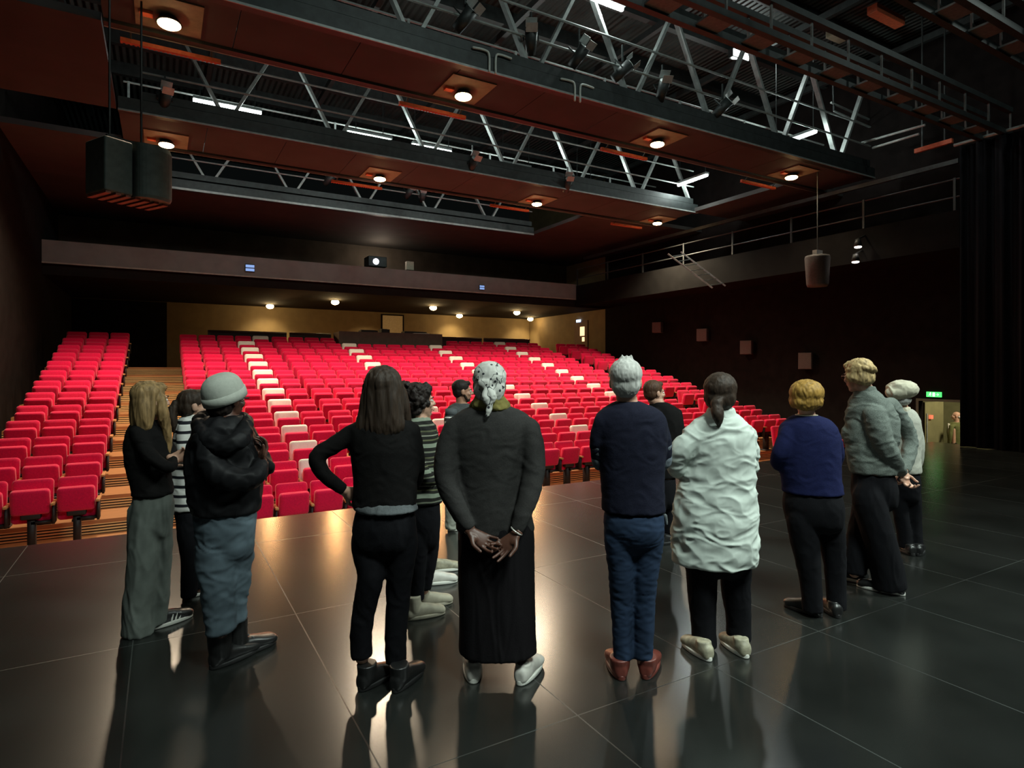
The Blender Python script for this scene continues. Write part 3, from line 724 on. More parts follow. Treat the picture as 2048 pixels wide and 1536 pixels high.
# ------------------------------------------------------------------ people
def baked(name, bm, m, par, base, voxel, smooth=4, wr=None, sfac=.5):
    """fuse the closed pieces in bm into one continuous skin"""
    bmesh.ops.recalc_face_normals(bm, faces=bm.faces)
    for v in bm.verts: v.co -= base
    me = bpy.data.meshes.new(name); bm.to_mesh(me); bm.free()
    o = bpy.data.objects.new(name, me); COL.objects.link(o)
    r = o.modifiers.new('r', 'REMESH'); r.mode = 'VOXEL'; r.voxel_size = voxel
    if smooth:
        s = o.modifiers.new('s', 'SMOOTH'); s.factor = sfac; s.iterations = smooth
    dg = bpy.context.evaluated_depsgraph_get(); dg.update()
    me2 = bpy.data.meshes.new_from_object(o.evaluated_get(dg)); bpy.data.objects.remove(o); bpy.data.meshes.remove(me)
    me2.name = name
    if wr:
        amp, sc, st = wr
        nr = [v.normal.copy() for v in me2.vertices]
        for v, n in zip(me2.vertices, nr):
            p = V((v.co.x*st[0], v.co.y*st[1], v.co.z*st[2]))*sc
            q = noise.noise(p+V((3.1, 7.7, 1.3)))
            w = 1-2.6*abs(noise.noise(V((p.x+q*.9+p.z*.25, p.y+q*.9, p.z+q*.6+p.x*.45))))
            w2 = 1-2.6*abs(noise.noise(V((p.x*1.9-p.z*.8, p.y*1.9, p.z*1.9+q))))
            v.co += n*amp*(w*.6+.3*w2-.25)
    for p in me2.polygons: p.use_smooth = True
    me2.materials.clear()
    o = link(name, me2, m)
    if par is None: o.location = base
    else: o.parent = par
    return o

class Fig:
    """places a figure at depth d; pixel measurements are turned into points of that depth plane"""
    def __init__(s, u, v, ah):
        s.d = CZ*FPX/(v-HOR); s.S = s.d/FPX; s.u0, s.v0 = u, v
        s.base = at(u, v, s.d); s.base.z = 0
        lat = (u-1024)/FPX
        s.F = (FW+RT*lat).normalized(); s.R = V((s.F.y, -s.F.x, 0))
        a = radians(ah); s.hF = s.F*cos(a)+s.R*sin(a); s.hR = s.R*cos(a)-s.F*sin(a)
    def p(s, u, v, dl=0):
        q = at(u, v, s.d); return q+s.F*dl
    def face(s, a):
        a = radians(a); return s.F*cos(a)+s.R*sin(a)
U = V((0, 0, 1))
def head_pieces(bm, c, F, Rr, Up, k=1.0):
    A = (Rr, F, Up)
    def q(x, y, z): return c+(Rr*x+F*y+Up*z)*k
    def b(x, y, z, rx, ry, rz, seg=18): ball(bm, q(x, y, z), rx*k, ry*k, rz*k, A, seg)
    b(0, -.012, .032, .074, .092, .084); b(0, .022, -.03, .060, .070, .086); b(0, .04, -.078, .040, .040, .036); b(0, .062, -.094, .022, .022, .020)
    b(0, .072, .022, .050, .022, .014); b(.036, .062, -.025, .026, .022, .022); b(-.036, .062, -.025, .026, .022, .022)
    tube(bm, [q(0, .086, .016), q(0, .101, -.006), q(0, .108, -.022)], [.009*k, .012*k, .015*k], 10, 3)
    b(.012, .095, -.027, .010, .011, .008, 10); b(-.012, .095, -.027, .010, .011, .008, 10)
    b(0, .084, -.053, .024, .011, .007, 12); b(0, .082, -.064, .021, .011, .008, 12)
    for s in (-1, 1): b(s*.077, -.008, -.006, .010, .020, .032, 12); b(s*.074, .004, -.02, .008, .012, .014, 10)
eye_white = mat('eye_white', (.75, .72, .68), .2)
iris_dark = mat('iris_dark', (.03, .018, .01), .15)
def face_parts(par, base, c, F, Rr, Up, k, lipm, browm):
    A = (Rr, F, Up)
    def q(x, y, z): return c+(Rr*x+F*y+Up*z)*k-base
    for s in (-1, 1):
        bm = BM(); ball(bm, q(s*.030, .078, .004), .0125*k, .0125*k, .0095*k, A, 14); e = mesh('eye', bm, eye_white, par, True)
        bm = BM(); ball(bm, q(s*.030, .0885, .004), .0055*k, .003*k, .0055*k, A, 12); mesh('iris', bm, iris_dark, e, True)
        bm = BM(); tube(bm, [q(s*.014, .094, .021), q(s*.032, .092, .027), q(s*.047, .082, .021)], [.0035*k, .0045*k, .0025*k], 8, 3); mesh('eyebrow', bm, browm, par, True)
    bm = BM(); tube(bm, [q(-.022, .086, -.058), q(0, .0945, -.057), q(.022, .086, -.058)], [.003*k, .0065*k, .003*k], 8, 4); mesh('lips', bm, lipm, par, True)

def hand_pieces(bm, w, D, Nn, side, curl=.5, k=1.0, spread=.10, curls=None):
    """w wrist, D towards the fingers, Nn the way the palm faces, side +-1 for the thumb"""
    D = D.normalized(); Nn = (Nn-D*Nn.dot(D)).normalized(); T = D.cross(Nn)*side
    def q(a, t, n): return w+(D*a+T*t+Nn*n)*k
    rows = [(q(-.03, 0, 0), .026*k, .021*k), (q(.0, 0, 0), .027*k, .019*k), (q(.035, .002, 0), .037*k, .017*k), (q(.07, .0, .0), .043*k, .0155*k), (q(.092, -.001, .001), .040*k, .012*k)]
    loft(bm, rows, T, Nn, 16, 3)
    ball(bm, q(.025, .022, .008), .020*k, .016*k, .030*k, (T, Nn, D), 12)
    lens = (.066, .083, .088, .080); offs = (-.033, -.0115, .0105, .032)
    for i in range(4):
        cu = curls[i] if curls else curl*(1.1-.08*i)
        p = q(.084-(.012 if i == 0 else 0), offs[i], 0); pts = [p]; rad = [.0098*k]; ang = .15
        fan = (offs[i]/.03)*spread
        for j, f in enumerate((.44, .31, .25)):
            ang += cu*(.55, .75, .6)[j]
            dd = (D*cos(ang)+Nn*sin(ang)+T*fan).normalized()
            p = p+dd*lens[i]*f*k; pts.append(p); rad.append((.0088, .0082, .0070)[j]*k)
        tube(bm, pts, rad, 10, 3)
    p = q(.018, .030, .010); d1 = (D*.62+T*.72+Nn*.25).normalized(); p2 = p+d1*.038*k; d2 = (D*.9+T*.28+Nn*.35).normalized()
    tube(bm, [q(.0, .018, .006), p, p2, p2+d2*.032*k, p2+d2*.032*k+(d2+Nn*.3*curl).normalized()*.022*k], [.014*k, .0135*k, .0112*k, .0098*k, .0082*k], 10, 3)

def shoe(f, par, u, v, toe, L, m, sole_m, h=.10, w=.044, ankle=None, boot=0):
    """shoe with its heel at pixel u,v on the floor, pointing along the angle toe"""
    c = on_z(u, v, 0) if not isinstance(u, V) else u
    D = f.face(toe); T = V((D.y, -D.x, 0))
    bm = BM()
    def q(a, z): return c+D*a+U*z
    rows = [(q(-.014, .042), .020, .026), (q(.0, .046), .036, .042), (q(.05*L/.27, .054), w*.92, .050), (q(.12*L/.27, .050), w*.92, .046), (q(.18*L/.27, .042), w*1.06, .036), (q(.225*L/.27, .037), w*1.04, .030), (q(L-.022, .034), w*.86, .025), (q(L-.008, .031), w*.52, .016), (q(L-.002, .030), w*.2, .008)]
    loft(bm, rows, T, U, 18, 3, 2.4)
    tube(bm, [q(.045, .05), q(.048, h)] if not boot else [q(.05, .05), q(.045, boot*.5), q(.04, boot)], [.044, .043] if not boot else [w*1.0, w*1.12, w*1.2], 16, 2, False)
    o = baked('shoe', bm, m, par, f.base, .006, 3)
    bm = BM(); rings = []
    for z, s in ((.002, .97), (.006, 1.03), (.022, 1.04), (.026, 1.0)):
        ring = []
        for k in range(28):
            t = 2*pi*k/28; a = cos(t); b = sin(t)
            x = L/2-.01+a*(L/2+.006)
            ww = w*(1.02+.12*a if a < .6 else 1.09-.35*(a-.6))
            ring.append(c+D*x+T*(math.copysign(abs(b)**.8, b)*ww*s)+U*z-f.base)
        rings.append(ring)
    rings_to(bm, rings); mesh('sole', bm, sole_m, o, True)
    return o

def shoulder(rows, a, pts):
    c = min(rows[1:5], key=lambda r: abs(r[0].z-pts[0].z))[0]
    q = pts[0]+(c-pts[0])*.45; q.z = pts[0].z+.012
    return [q], [a[0][2]*.92*SC_[0]]
SC_ = [1.0]
def person(f, label, torso, arms, legs, head, skin, tops, bottoms, hands=(), voxel=.007, facev=True, neck=None, hk=1.0, tilt=0, roll=0, legflat=1.0, lipm=None, browm=None, headF=None, skirt=None, gap=.012, inset=.016):
    """torso rows (v, uL, uR, half depth, depth offset); arms: list of [(u,v,r px,dl)...]; legs likewise; head=(u,v,facing)"""
    S = f.S; SC_[0] = S
    def prow(r): return (f.p((r[1]+r[2])/2, r[0], r[4] if len(r) > 4 else 0), (r[2]-r[1])/2*S, r[3])
    rows = [prow(r) for r in torso]
    # the body
    bm = BM()
    nr_ = len(rows); ct = bottoms[2] if bottoms else nr_
    loft(bm, [(c, max(a-gap-(.014 if i >= ct-1 else 0), .02)*(.8 if i == nr_-1 else 1), max(b-gap-(.014 if i >= ct-1 else 0), .02)*(.65 if i == nr_-1 else 1)) for i, (c, a, b) in enumerate(rows)], f.R, f.F, 24, 3)
    hc = f.p(head[0], head[1], head[3] if len(head) > 3 else 0); hF = f.face(head[2]); hR = V((hF.y, -hF.x, 0)); Up = U.copy()
    if tilt: 
        M = Matrix.Rotation(radians(tilt), 3, hR); hF = M @ hF; Up = M @ Up
    if roll:
        M = Matrix.Rotation(radians(roll), 3, hF); hR = M @ hR; Up = M @ Up
    head_pieces(bm, hc, hF, hR, Up, hk)
    nb = rows[0][0]+U*-.05
    tube(bm, [nb, nb+U*.05, hc-hF*.018-Up*.06*hk, hc-hF*.012], [.075, .056*hk, .053*hk, .05*hk], 16, 3)
    for a in arms:
        pts = [f.p(x[0], x[1], x[3] if len(x) > 3 else 0) for x in a]
        sp, sr = shoulder(rows, a, pts)
        tube(bm, sp+pts, [max(r-gap*1.3, .024) for r in sr]+[max(x[2]*S-gap*(1.3 if i < 2 else .8), .024) for i, x in enumerate(a)], 12, 3)
    for l in legs:
        pts = [f.p(x[0], x[1], x[3] if len(x) > 3 else 0) for x in l]
        pts[-1].z = max(pts[-1].z, .06)
        rl = [max(min(x[2]*S*.8, x[2]*S-gap), .034) for x in l]; rl[-1] = min(rl[-1], .038); rl[-2] = min(rl[-2], .055)
        tube(bm, pts, rl, 12, 3)
    for h in hands:
        w, D, Nn, side, kw = h; hand_pieces(bm, w, D, Nn, side, **kw)
    body = baked('person', bm, skin, None, f.base, voxel, 2)
    tag(body, label, 'person')
    if facev: face_parts(body, f.base, hc, hF, hR, Up, hk, lipm or MATS['lips'], browm or MATS['hair_dark'])
    f.body, f.hc, f.hF, f.hR, f.Up, f.rows, f.hk = body, hc, hF, hR, Up, rows, hk
    # upper garment
    if tops:
        nm, m, cut, wr, vx = tops
        bm = BM(); loft(bm, rows[:cut] if cut else rows, f.R, f.F, 32, 4)
        for a in arms:
            n = len(a); pts = [f.p(x[0], x[1], x[3] if len(x) > 3 else 0) for x in a]
            sp, sr = shoulder(rows, a, pts)
            tube(bm, sp+pts[:1], sr+[a[0][2]*S], 16, 4)
            tube(bm, [pts[0]-(pts[1]-pts[0]).normalized()*.01]+pts, [a[0][2]*S*.97]+[x[2]*S for x in a], 16, 4, False); ball(bm, pts[0], a[0][2]*S*.99)
        f.top = baked(nm, bm, m, body, f.base, vx, 12, wr)
    if bottoms:
        nm, m, cut, wr, vx = bottoms
        bm = BM(); tc = (tops[2] or len(rows)) if tops else 0; n = len(rows)
        hips = [(c, a-(inset if i < tc else .004), b-(inset if i < tc else .004)) for i, (c, a, b) in enumerate(rows)][cut:]
        c, a, b = hips[-1]; hips[-1] = (c, a*.985, b*.90); hips.append((c-U*.045, a*.90, b*.68)); hips.append((c-U*.08, a*.62, b*.42))
        loft(bm, hips, f.R, f.F, 28, 3)
        for l in legs:
            pts = [f.p(x[0], x[1], x[3] if len(x) > 3 else 0) for x in l]
            hc_ = rows[-1][0]; h0 = pts[0]+(hc_-pts[0])*.25; h0.z = pts[0].z+.10
            tube(bm, [h0]+pts, [l[0][2]*S*.85]+[x[2]*S for x in l], 18, 4, False, legflat, f.R.copy()); ball(bm, h0, l[0][2]*S*.84)
        f.bottom = baked(nm, bm, m, body, f.base, vx, 12, wr)
    return body

def hair_piece(f, nm, m, build, wr=(.006, 30, (1, 1, .25)), voxel=.007, smooth=3):
    bm = BM()
    def q(x, y, z): return f.hc+(f.hR*x+f.hF*y+f.Up*z)*f.hk
    A = (f.hR, f.hF, f.Up)
    build(bm, q, A)
    return baked(nm, bm, m, f.body, f.base, voxel, smooth, wr)
# materials of the figures
skin_pale = mat('skin_pale', (.52, .30, .21), .5, var=.06, scale=14)
skin_tan = mat('skin_tan', (.42, .22, .14), .5, var=.06, scale=14)
skin_brown = mat('skin_brown', (.085, .035, .022), .45, var=.1, scale=14)
mat('lips', (.34, .10, .09), .4)
def hairm(n, c, v=.35): return mat(n, c, .62, spec=.3, var=v, scale=60, bump=.5, stretch=(1, 1, .12))
hairm('hair_dark', (.016, .010, .008)); hairm('hair_blond', (.26, .165, .07), .45); hairm('hair_ginger', (.30, .17, .035), .4); hairm('hair_grey', (.46, .46, .43), .25)
hairm('hair_brown', (.030, .018, .011)); hairm('hair_sandy', (.42, .30, .14), .4)
def cloth(n, c, **k): return mat(n, c, k.get('rough', .9), spec=.12, var=k.get('var', .12), scale=k.get('scale', 120), bump=k.get('bump', .12), sheen=k.get('sheen', 0))
cloth('black_knit', (.006, .0055, .0055)); cloth('black_trousers', (.005, .005, .0065)); cloth('grey_jeans', (.10, .112, .10), var=.2, scale=9, bump=.05); cloth('blue_jeans', (.080, .108, .128), var=.35, scale=7, bump=.08)
cloth('dark_jeans', (.016, .028, .055), var=.3, scale=6, bump=.05); cloth('navy_shirt', (.010, .011, .022)); cloth('blue_sweater', (.009, .012, .050)); cloth('charcoal_knit', (.028, .027, .026))
cloth('black_skirt', (.007, .006, .007)); cloth('pale_shirt', (.52, .58, .53), var=.05, scale=30, bump=.05); cloth('grey_sweater', (.135, .155, .138), var=.3, scale=160, bump=.3); cloth('beanie', (.40, .42, .37), var=.06, scale=50)
cloth('beret', (.55, .52, .40), var=.08, scale=60); cloth('beige_top', (.42, .42, .36)); cloth('cargo', (.30, .31, .26), var=.1, scale=12); cloth('grey_tee', (.07, .075, .075)); cloth('undershirt', (.10, .11, .115))
cloth('jacket', (.010, .010, .011), rough=.5, sheen=0, var=.3, scale=8, bump=.1); cloth('grey_sleeve', (.11, .13, .15)); cloth('yellow_scarf', (.15, .13, .04), var=.4, scale=15); cloth('olive_jacket', (.12, .13, .05))
shoe_black = mat('shoe_black', (.012, .012, .012), .35, var=.2); shoe_white = mat('shoe_white', (.55, .53, .48), .5, var=.12, scale=20); sole_white = mat('sole_white', (.68, .68, .62), .6)
sole_black = mat('sole_black', (.01, .01, .01), .6); shoe_red = mat('shoe_red', (.12, .028, .020), .4, var=.2); shoe_beige = mat('shoe_beige', (.36, .33, .25), .7, var=.15, scale=20); shoe_khaki = mat('shoe_khaki', (.30, .28, .20), .6, var=.3, scale=30)
def pattern(name, axis, per, ramp_, rough=.85):
    m = mat(name, (.5, .5, .5), rough, spec=.2); N, L, B = nodes(m)
    tc = N.new('ShaderNodeTexCoord'); sx = N.new('ShaderNodeSeparateXYZ'); L.new(tc.outputs['Object'], sx.inputs[0])
    nz = N.new('ShaderNodeTexNoise'); nz.inputs['Scale'].default_value = 3; L.new(tc.outputs['Object'], nz.inputs[0])
    z = math_n(N, L, 'ADD', sx.outputs[axis], math_n(N, L, 'MULTIPLY', nz.outputs[0], per*.35))
    fr = math_n(N, L, 'FRACT', math_n(N, L, 'DIVIDE', z, per))
    r = N.new('ShaderNodeValToRGB'); r.color_ramp.interpolation = 'CONSTANT'; e = r.color_ramp.elements
    for i, (p, c) in enumerate(ramp_):
        q = e[i] if i < 2 else e.new(p)
        q.position = p; q.color = (*c, 1)
    L.new(fr, r.inputs[0]); L.new(r.outputs[0], B.inputs['Base Color']); return m
stripes = pattern('breton_stripes', 2, .066, [(0, (.62, .62, .58)), (.68, (.012, .012, .016))])
gold = (.20, .21, .13)
ethnic = pattern('woven_stripes', 2, .17, [(0, (.20, .235, .18)), (.16, (.012, .012, .010)), (.26, (.10, .105, .055)), (.31, (.012, .012, .010)), (.42, (.24, .25, .19)), (.46, (.02, .02, .016)), (.58, (.085, .09, .05)), (.64, (.01, .01, .01)), (.80, (.15, .165, .12)), (.86, (.012, .012, .01))])
# white head scarf with scattered dark marks
scarf = mat('scarf_print', (.5, .5, .5), .85); N, L, B = nodes(scarf)
tc = N.new('ShaderNodeTexCoord'); vo = N.new('ShaderNodeTexVoronoi'); vo.inputs['Scale'].default_value = 26; L.new(tc.outputs['Object'], vo.inputs[0])
n1 = N.new('ShaderNodeTexNoise'); n1.inputs['Scale'].default_value = 11; n1.inputs['Detail'].default_value = 2; L.new(tc.outputs['Object'], n1.inputs[0])
dots = math_n(N, L, 'LESS_THAN', vo.outputs['Distance'], .20)
lines = math_n(N, L, 'LESS_THAN', math_n(N, L, 'ABSOLUTE', math_n(N, L, 'SUBTRACT', n1.outputs[0], .53)), .008)
mk = math_n(N, L, 'MAXIMUM', dots, lines)
mx = N.new('ShaderNodeMix'); mx.data_type = 'RGBA'; mx.inputs[6].default_value = (.50, .50, .46, 1); mx.inputs[7].default_value = (.02, .02, .025, 1); L.new(mk, mx.inputs[0]); L.new(mx.outputs[2], B.inputs['Base Color'])
M_ = MATS
def cap_hair(bm, q, A, grow=1.0, front=.045):
    """hair covering crown, sides and back of the skull, face left free"""
    ball(bm, q(0, -.022, .042), .084*grow, .094*grow, .084*grow, A, 20)
    ball(bm, q(0, -.045, -.005), .080*grow, .070*grow, .085*grow, A, 18)
    ball(bm, q(0, front, .085), .062*grow, .042, .034, A, 14)

# 1 -- long blond hair, black jumper, wide grey jeans
f = Fig(300, 1262, 55)
person(f, 'person with long loose blond hair, black jumper and wide grey jeans beside the aisle steps',
    [(838, 278, 312, .055, .0), (850, 264, 320, .085), (868, 256, 328, .11), (900, 253, 334, .12), (940, 258, 336, .115), (975, 268, 342, .12), (990, 268, 344, .125), (1015, 262, 345, .125), (1060, 260, 340, .12)],
    [[(276, 862, 15, -.10), (300, 905, 14, -.16), (338, 930, 11, -.13), (346, 918, 9.5, .0)], [(318, 862, 15, .12), (340, 905, 13, .16), (350, 925, 11, .1), (340, 915, 9, .0)]],
    [[(287, 1040, 27, -.05), (285, 1120, 27, -.06), (278, 1200, 28, -.06), (276, 1262, 28, -.06)], [(320, 1040, 24, .06), (316, 1120, 25, .06), (311, 1200, 25, .06), (306, 1250, 26, .06)]],
    (302, 802, 62), skin_pale, ('jumper', M_['black_knit'], 7, (.005, 9, (1, 1, 1.5)), .008), ('jeans', M_['grey_jeans'], 5, (.010, 7, (1.4, 1.4, .5)), .009),
    hands=((f.p(342, 918, .02), f.face(120)+U*.3, -f.face(60), 1, dict(curl=.6)), ))
def hb(bm, q, A):
    cap_hair(bm, q, A, 1.06)
    loft(bm, [(q(0, -.035, .03), .088, .075), (q(0, -.05, -.05), .092, .066), (q(-.004, -.055, -.13), .088, .055), (q(-.01, -.05, -.19), .07, .04), (q(-.01, -.05, -.215), .04, .02)], A[0], A[1], 24, 4)
    tube(bm, [q(.075, .02, .02), q(.084, .03, -.08), q(.075, .055, -.17), q(.06, .075, -.27), (q(.055, .08, -.36))], [.030, .034, .030, .024, .012], 12, 4)
    tube(bm, [q(-.075, .01, .02), q(-.085, .01, -.08), q(-.08, .03, -.17)], [.03, .032, .02], 12, 4)
hair_piece(f, 'hair', M_['hair_blond'], hb, (.010, 22, (1, 1, .18)))
shoe(f, f.body, 305, 1259, 62, .27, shoe_black, sole_white); shoe(f, f.body, 262, 1272, 30, .27, shoe_black, sole_black)
c = on_z(332, 1256, .0); 
for k in range(3):
    bm = BM(); q = on_z(305, 1259, 0); D = f.face(62); T = V((D.y, -D.x, 0))
    p = q+D*(.10+.026*k)-f.base; bar(bm, p+T*.043+U*.026, p+D*.012+T*.036+U*.068, .010, .006); mesh('stripe', bm, sole_white, f.body)

# 2 -- striped shirt, dark ponytail
f = Fig(386, 1196, 75)
person(f, 'person in black and white striped shirt with dark ponytail and black trousers',
    [(828, 372, 402, .055), (838, 360, 410, .085), (860, 352, 416, .11), (900, 346, 416, .12), (950, 345, 412, .115), (1000, 345, 412, .125), (1018, 346, 412, .125), (1040, 354, 412, .12), (1070, 356, 412, .12)],
    [[(370, 852, 13, -.14), (368, 900, 11, -.17), (395, 930, 10, -.1), (408, 925, 8.5, .02)], [(402, 852, 13, .14), (415, 900, 11, .16), (420, 930, 9, .1), (410, 920, 8, .02)]],
    [[(376, 1060, 21, -.06), (380, 1110, 17, -.06), (379, 1150, 15.5, -.06), (378, 1188, 15.5, -.06)], [(398, 1060, 20, .06), (400, 1110, 17, .06), (400, 1150, 15, .06), (400, 1180, 15, .06)]],
    (388, 812, 80), skin_pale, ('striped_shirt', stripes, 7, (.006, 9, (1, 1, 1)), .007), ('trousers', M_['black_trousers'], 6, (.004, 10, (1, 1, .6)), .008),
    hands=((f.p(410, 925, .02), f.face(140)+U*.2, -f.face(80), 1, dict(curl=.7)),))
def hb(bm, q, A):
    cap_hair(bm, q, A, 1.0, .03)
    ball(bm, q(0, -.118, .02), .030, .03, .03, A, 12)
    tube(bm, [q(0, -.12, .02), q(0, -.145, -.04), q(0, -.135, -.12), q(.0, -.115, -.2)], [.026, .038, .034, .012], 12, 4)
hair_piece(f, 'hair', M_['hair_brown'], hb)
shoe(f, f.body, 370, 1197, 60, .25, shoe_black, sole_white); shoe(f, f.body, 392, 1186, 75, .25, shoe_black, sole_white)
bm = BM(); tube(bm, [f.hc+f.hR*.0-f.hF*.108+U*.01-f.base, f.hc-f.hF*.108+U*.03-f.base], [.02, .02], 10, 1); mesh('hair_tie', bm, M_['cover_white'] if 'cover_white' in M_ else cover_white, f.body, True)

# 3 -- beanie, black hooded jacket, blue jeans
f = Fig(460, 1328, 45)
person(f, 'person in pale grey beanie, black hooded jacket, blue jeans and black boots',
    [(832, 418, 482, .08), (848, 400, 494, .12), (880, 384, 508, .15), (920, 376, 520, .165), (965, 378, 522, .17), (1000, 384, 520, .17), (1024, 388, 515, .165), (1060, 394, 508, .15), (1100, 396, 506, .145)],
    [[(412, 875, 25, -.12), (440, 935, 24, -.21), (502, 950, 20, -.14), (524, 922, 13, -.02)], [(488, 870, 22, .14), (520, 920, 20, .19), (534, 942, 18, .1), (522, 918, 12, .03)]],
    [[(432, 1100, 38, -.05), (437, 1170, 33, -.06), (440, 1220, 29, -.06), (443, 1256, 28, -.06)], [(472, 1100, 36, .06), (468, 1170, 32, .06), (463, 1220, 29, .06), (466, 1252, 28, .05)]],
    (453, 800, 50, .02), skin_brown, ('jacket', M_['jacket'], 7, (.012, 8, (1, 1, 1)), .009), ('jeans', M_['blue_jeans'], 5, (.010, 7, (.9, .9, 1.5)), .009),
    hands=((f.p(520, 925, -.02), U*.9+f.face(60)*.5-f.R*.15, -f.F*.3+f.R*-.8, 1, dict(curl=.75)), (f.p(524, 918, .05), U*.8-f.R*.5, -f.R, -1, dict(curl=.8))), voxel=.0045, hk=1.04)
def hb(bm, q, A):
    up = (A[2]*.93-A[1]*.36).normalized(); fw = (A[1]*.93+A[2]*.36).normalized(); A2 = (A[0], fw, up)
    cc = q(0, -.018, .035); rows = []
    for h, s in ((-.030, .96), (.0, 1.0), (.03, .985), (.06, .91), (.085, .77), (.103, .55), (.112, .28)): rows.append((cc+up*h*f.hk, .100*s*f.hk, .118*s*f.hk))
    loft(bm, rows, A[0], fw, 36, 3)
o = hair_piece(f, 'beanie', M_['beanie'], hb, None, .006, 6)
bm = BM(); fw = (f.hF*.93+f.Up*.36).normalized(); rg = []
upb = (f.Up*.93-f.hF*.36).normalized()
for h, e in ((.012, .098), (.010, .1045), (-.015, .106), (-.038, .1045), (-.040, .096)):
    cc = f.hc+(-f.hF*.018+f.Up*.035+upb*h)*f.hk-f.base
    rg.append([cc+(f.hR*cos(2*pi*k/36)*e+fw*sin(2*pi*k/36)*e*1.18)*f.hk for k in range(36)])
rings_to(bm, rg); mesh('beanie_cuff', bm, M_['beanie'], f.body, True)
bm = BM(); tube(bm, [f.p(398, 846, -.06), f.p(412, 868, -.14), f.p(448, 884, -.19), f.p(480, 872, -.15), f.p(492, 850, -.04)], [.040, .05, .055, .05, .04], 14, 5)
tube(bm, [f.p(400, 842, .0), f.p(405, 838, .08), f.p(450, 836, .14), f.p(488, 842, .08), f.p(492, 850, -.02)], [.04, .04, .045, .04, .038], 14, 5)
baked('hood', bm, M_['jacket'], f.body, f.base, .008, 4, (.010, 10, (1, 1, 1)))
hair_piece(f, 'hair', M_['hair_dark'], lambda bm, q, A: ball(bm, q(0, -.045, -.03), .080, .065, .075, A, 16))
bm = BM()
for s in (-1, 1): tube(bm, [f.hc+(f.hR*s*.079+f.hF*.0+f.Up*.012)-f.base, f.hc+(f.hR*s*.076+f.hF*.09+f.Up*.008)-f.base], [.004, .004], 8, 1)
mesh('glasses', bm, seat_dark, f.body, True)
boot = shoe_black
shoe(f, f.body, 425, 1338, 55, .30, boot, sole_black, w=.056, boot=.22); shoe(f, f.body, 458, 1318, 62, .30, boot, sole_black, w=.056, boot=.22)
bm = BM(); q = on_z(487, 1308, 0)-f.base
for k in range(4):
    a = q+f.face(60)*(.03*k-.02)-f.R*.0; tube(bm, [a-f.hR*.03+U*(.14-.025*k), a+f.hR*.03+U*(.14-.025*k)], [.005, .005], 6, 1)
mesh('laces', bm, M_['undershirt'], f.body, True)

# 4 -- dark hair, black jumper, hand on hip
f = Fig(768, 1372, 15)
person(f, 'person with long dark brown hair in black, left hand resting on the hip',
    [(832, 742, 792, .06), (842, 712, 822, .085), (858, 698, 832, .105), (890, 700, 838, .12), (930, 706, 838, .12), (970, 708, 834, .12), (1005, 706, 832, .125), (1014, 708, 832, .125), (1050, 705, 834, .135), (1085, 704, 834, .135)],
    [[(712, 862, 19, -.02), (670, 888, 17.5, -.06), (638, 910, 16.5, -.09), (652, 945, 14.5, -.08), (690, 978, 12.5, -.04)], [(824, 862, 18, .02), (834, 920, 17, .06), (836, 965, 15, .14), (822, 990, 12, .2)]],
    [[(735, 1085, 32, .0), (742, 1145, 27, -.03), (730, 1210, 23, -.01), (722, 1270, 22, .0), (724, 1314, 21, .0)], [(805, 1085, 31, .02), (800, 1145, 27, .03), (796, 1210, 24, .05), (792, 1280, 22, .05), (792, 1334, 21, .05)]],
    (768, 782, 12), skin_pale, ('jumper', M_['black_knit'], 8, (.005, 9, (1, 1, 1.2)), .008), ('trousers', M_['black_trousers'], 7, (.005, 10, (1, 1, .8)), .008),
    hands=((f.p(692, 980, -.03), f.R*.9-U*.35+f.F*.2, f.R*.4-U*.2+f.F*.9, -1, dict(curl=.3)), (f.p(820, 992, .21), f.F*.6-f.R*.5, -f.R, 1, dict(curl=.5))))
def hb(bm, q, A):
    cap_hair(bm, q, A, 1.12)
    loft(bm, [(q(0, -.03, .05), .098, .085), (q(0, -.045, -.03), .108, .078), (q(-.004, -.055, -.12), .116, .066), (q(-.012, -.06, -.19), .128, .055), (q(-.025, -.062, -.245), .10, .035), (q(-.04, -.06, -.28), .05, .02)], A[0], A[1], 28, 4)
    for s in (-1, 1): tube(bm, [q(s*.07, .0, .03), q(s*.095, .01, -.06), q(s*.105, .03, -.16), q(s*.10, .05, -.26)], [.035, .036, .034, .012], 12, 4)
hair_piece(f, 'hair', M_['hair_brown'], hb, (.009, 24, (1, 1, .16)))
bm = BM(); loft(bm, [(f.p(769, 1000), .155, .122), (f.p(770, 1010), .166, .134), (f.p(774, 1017, -.006), .163, .137), (f.p(778, 1020, -.006), .156, .130)], f.R, f.F, 32, 3); baked('undershirt', bm, M_['undershirt'], f.body, f.base, .007, 3, (.004, 14, (1, 1, .6)))
shoe(f, f.body, 722, 1382, 45, .27, shoe_black, sole_black, boot=.13); shoe(f, f.body, 790, 1385, 35, .27, shoe_black, sole_black, boot=.13)

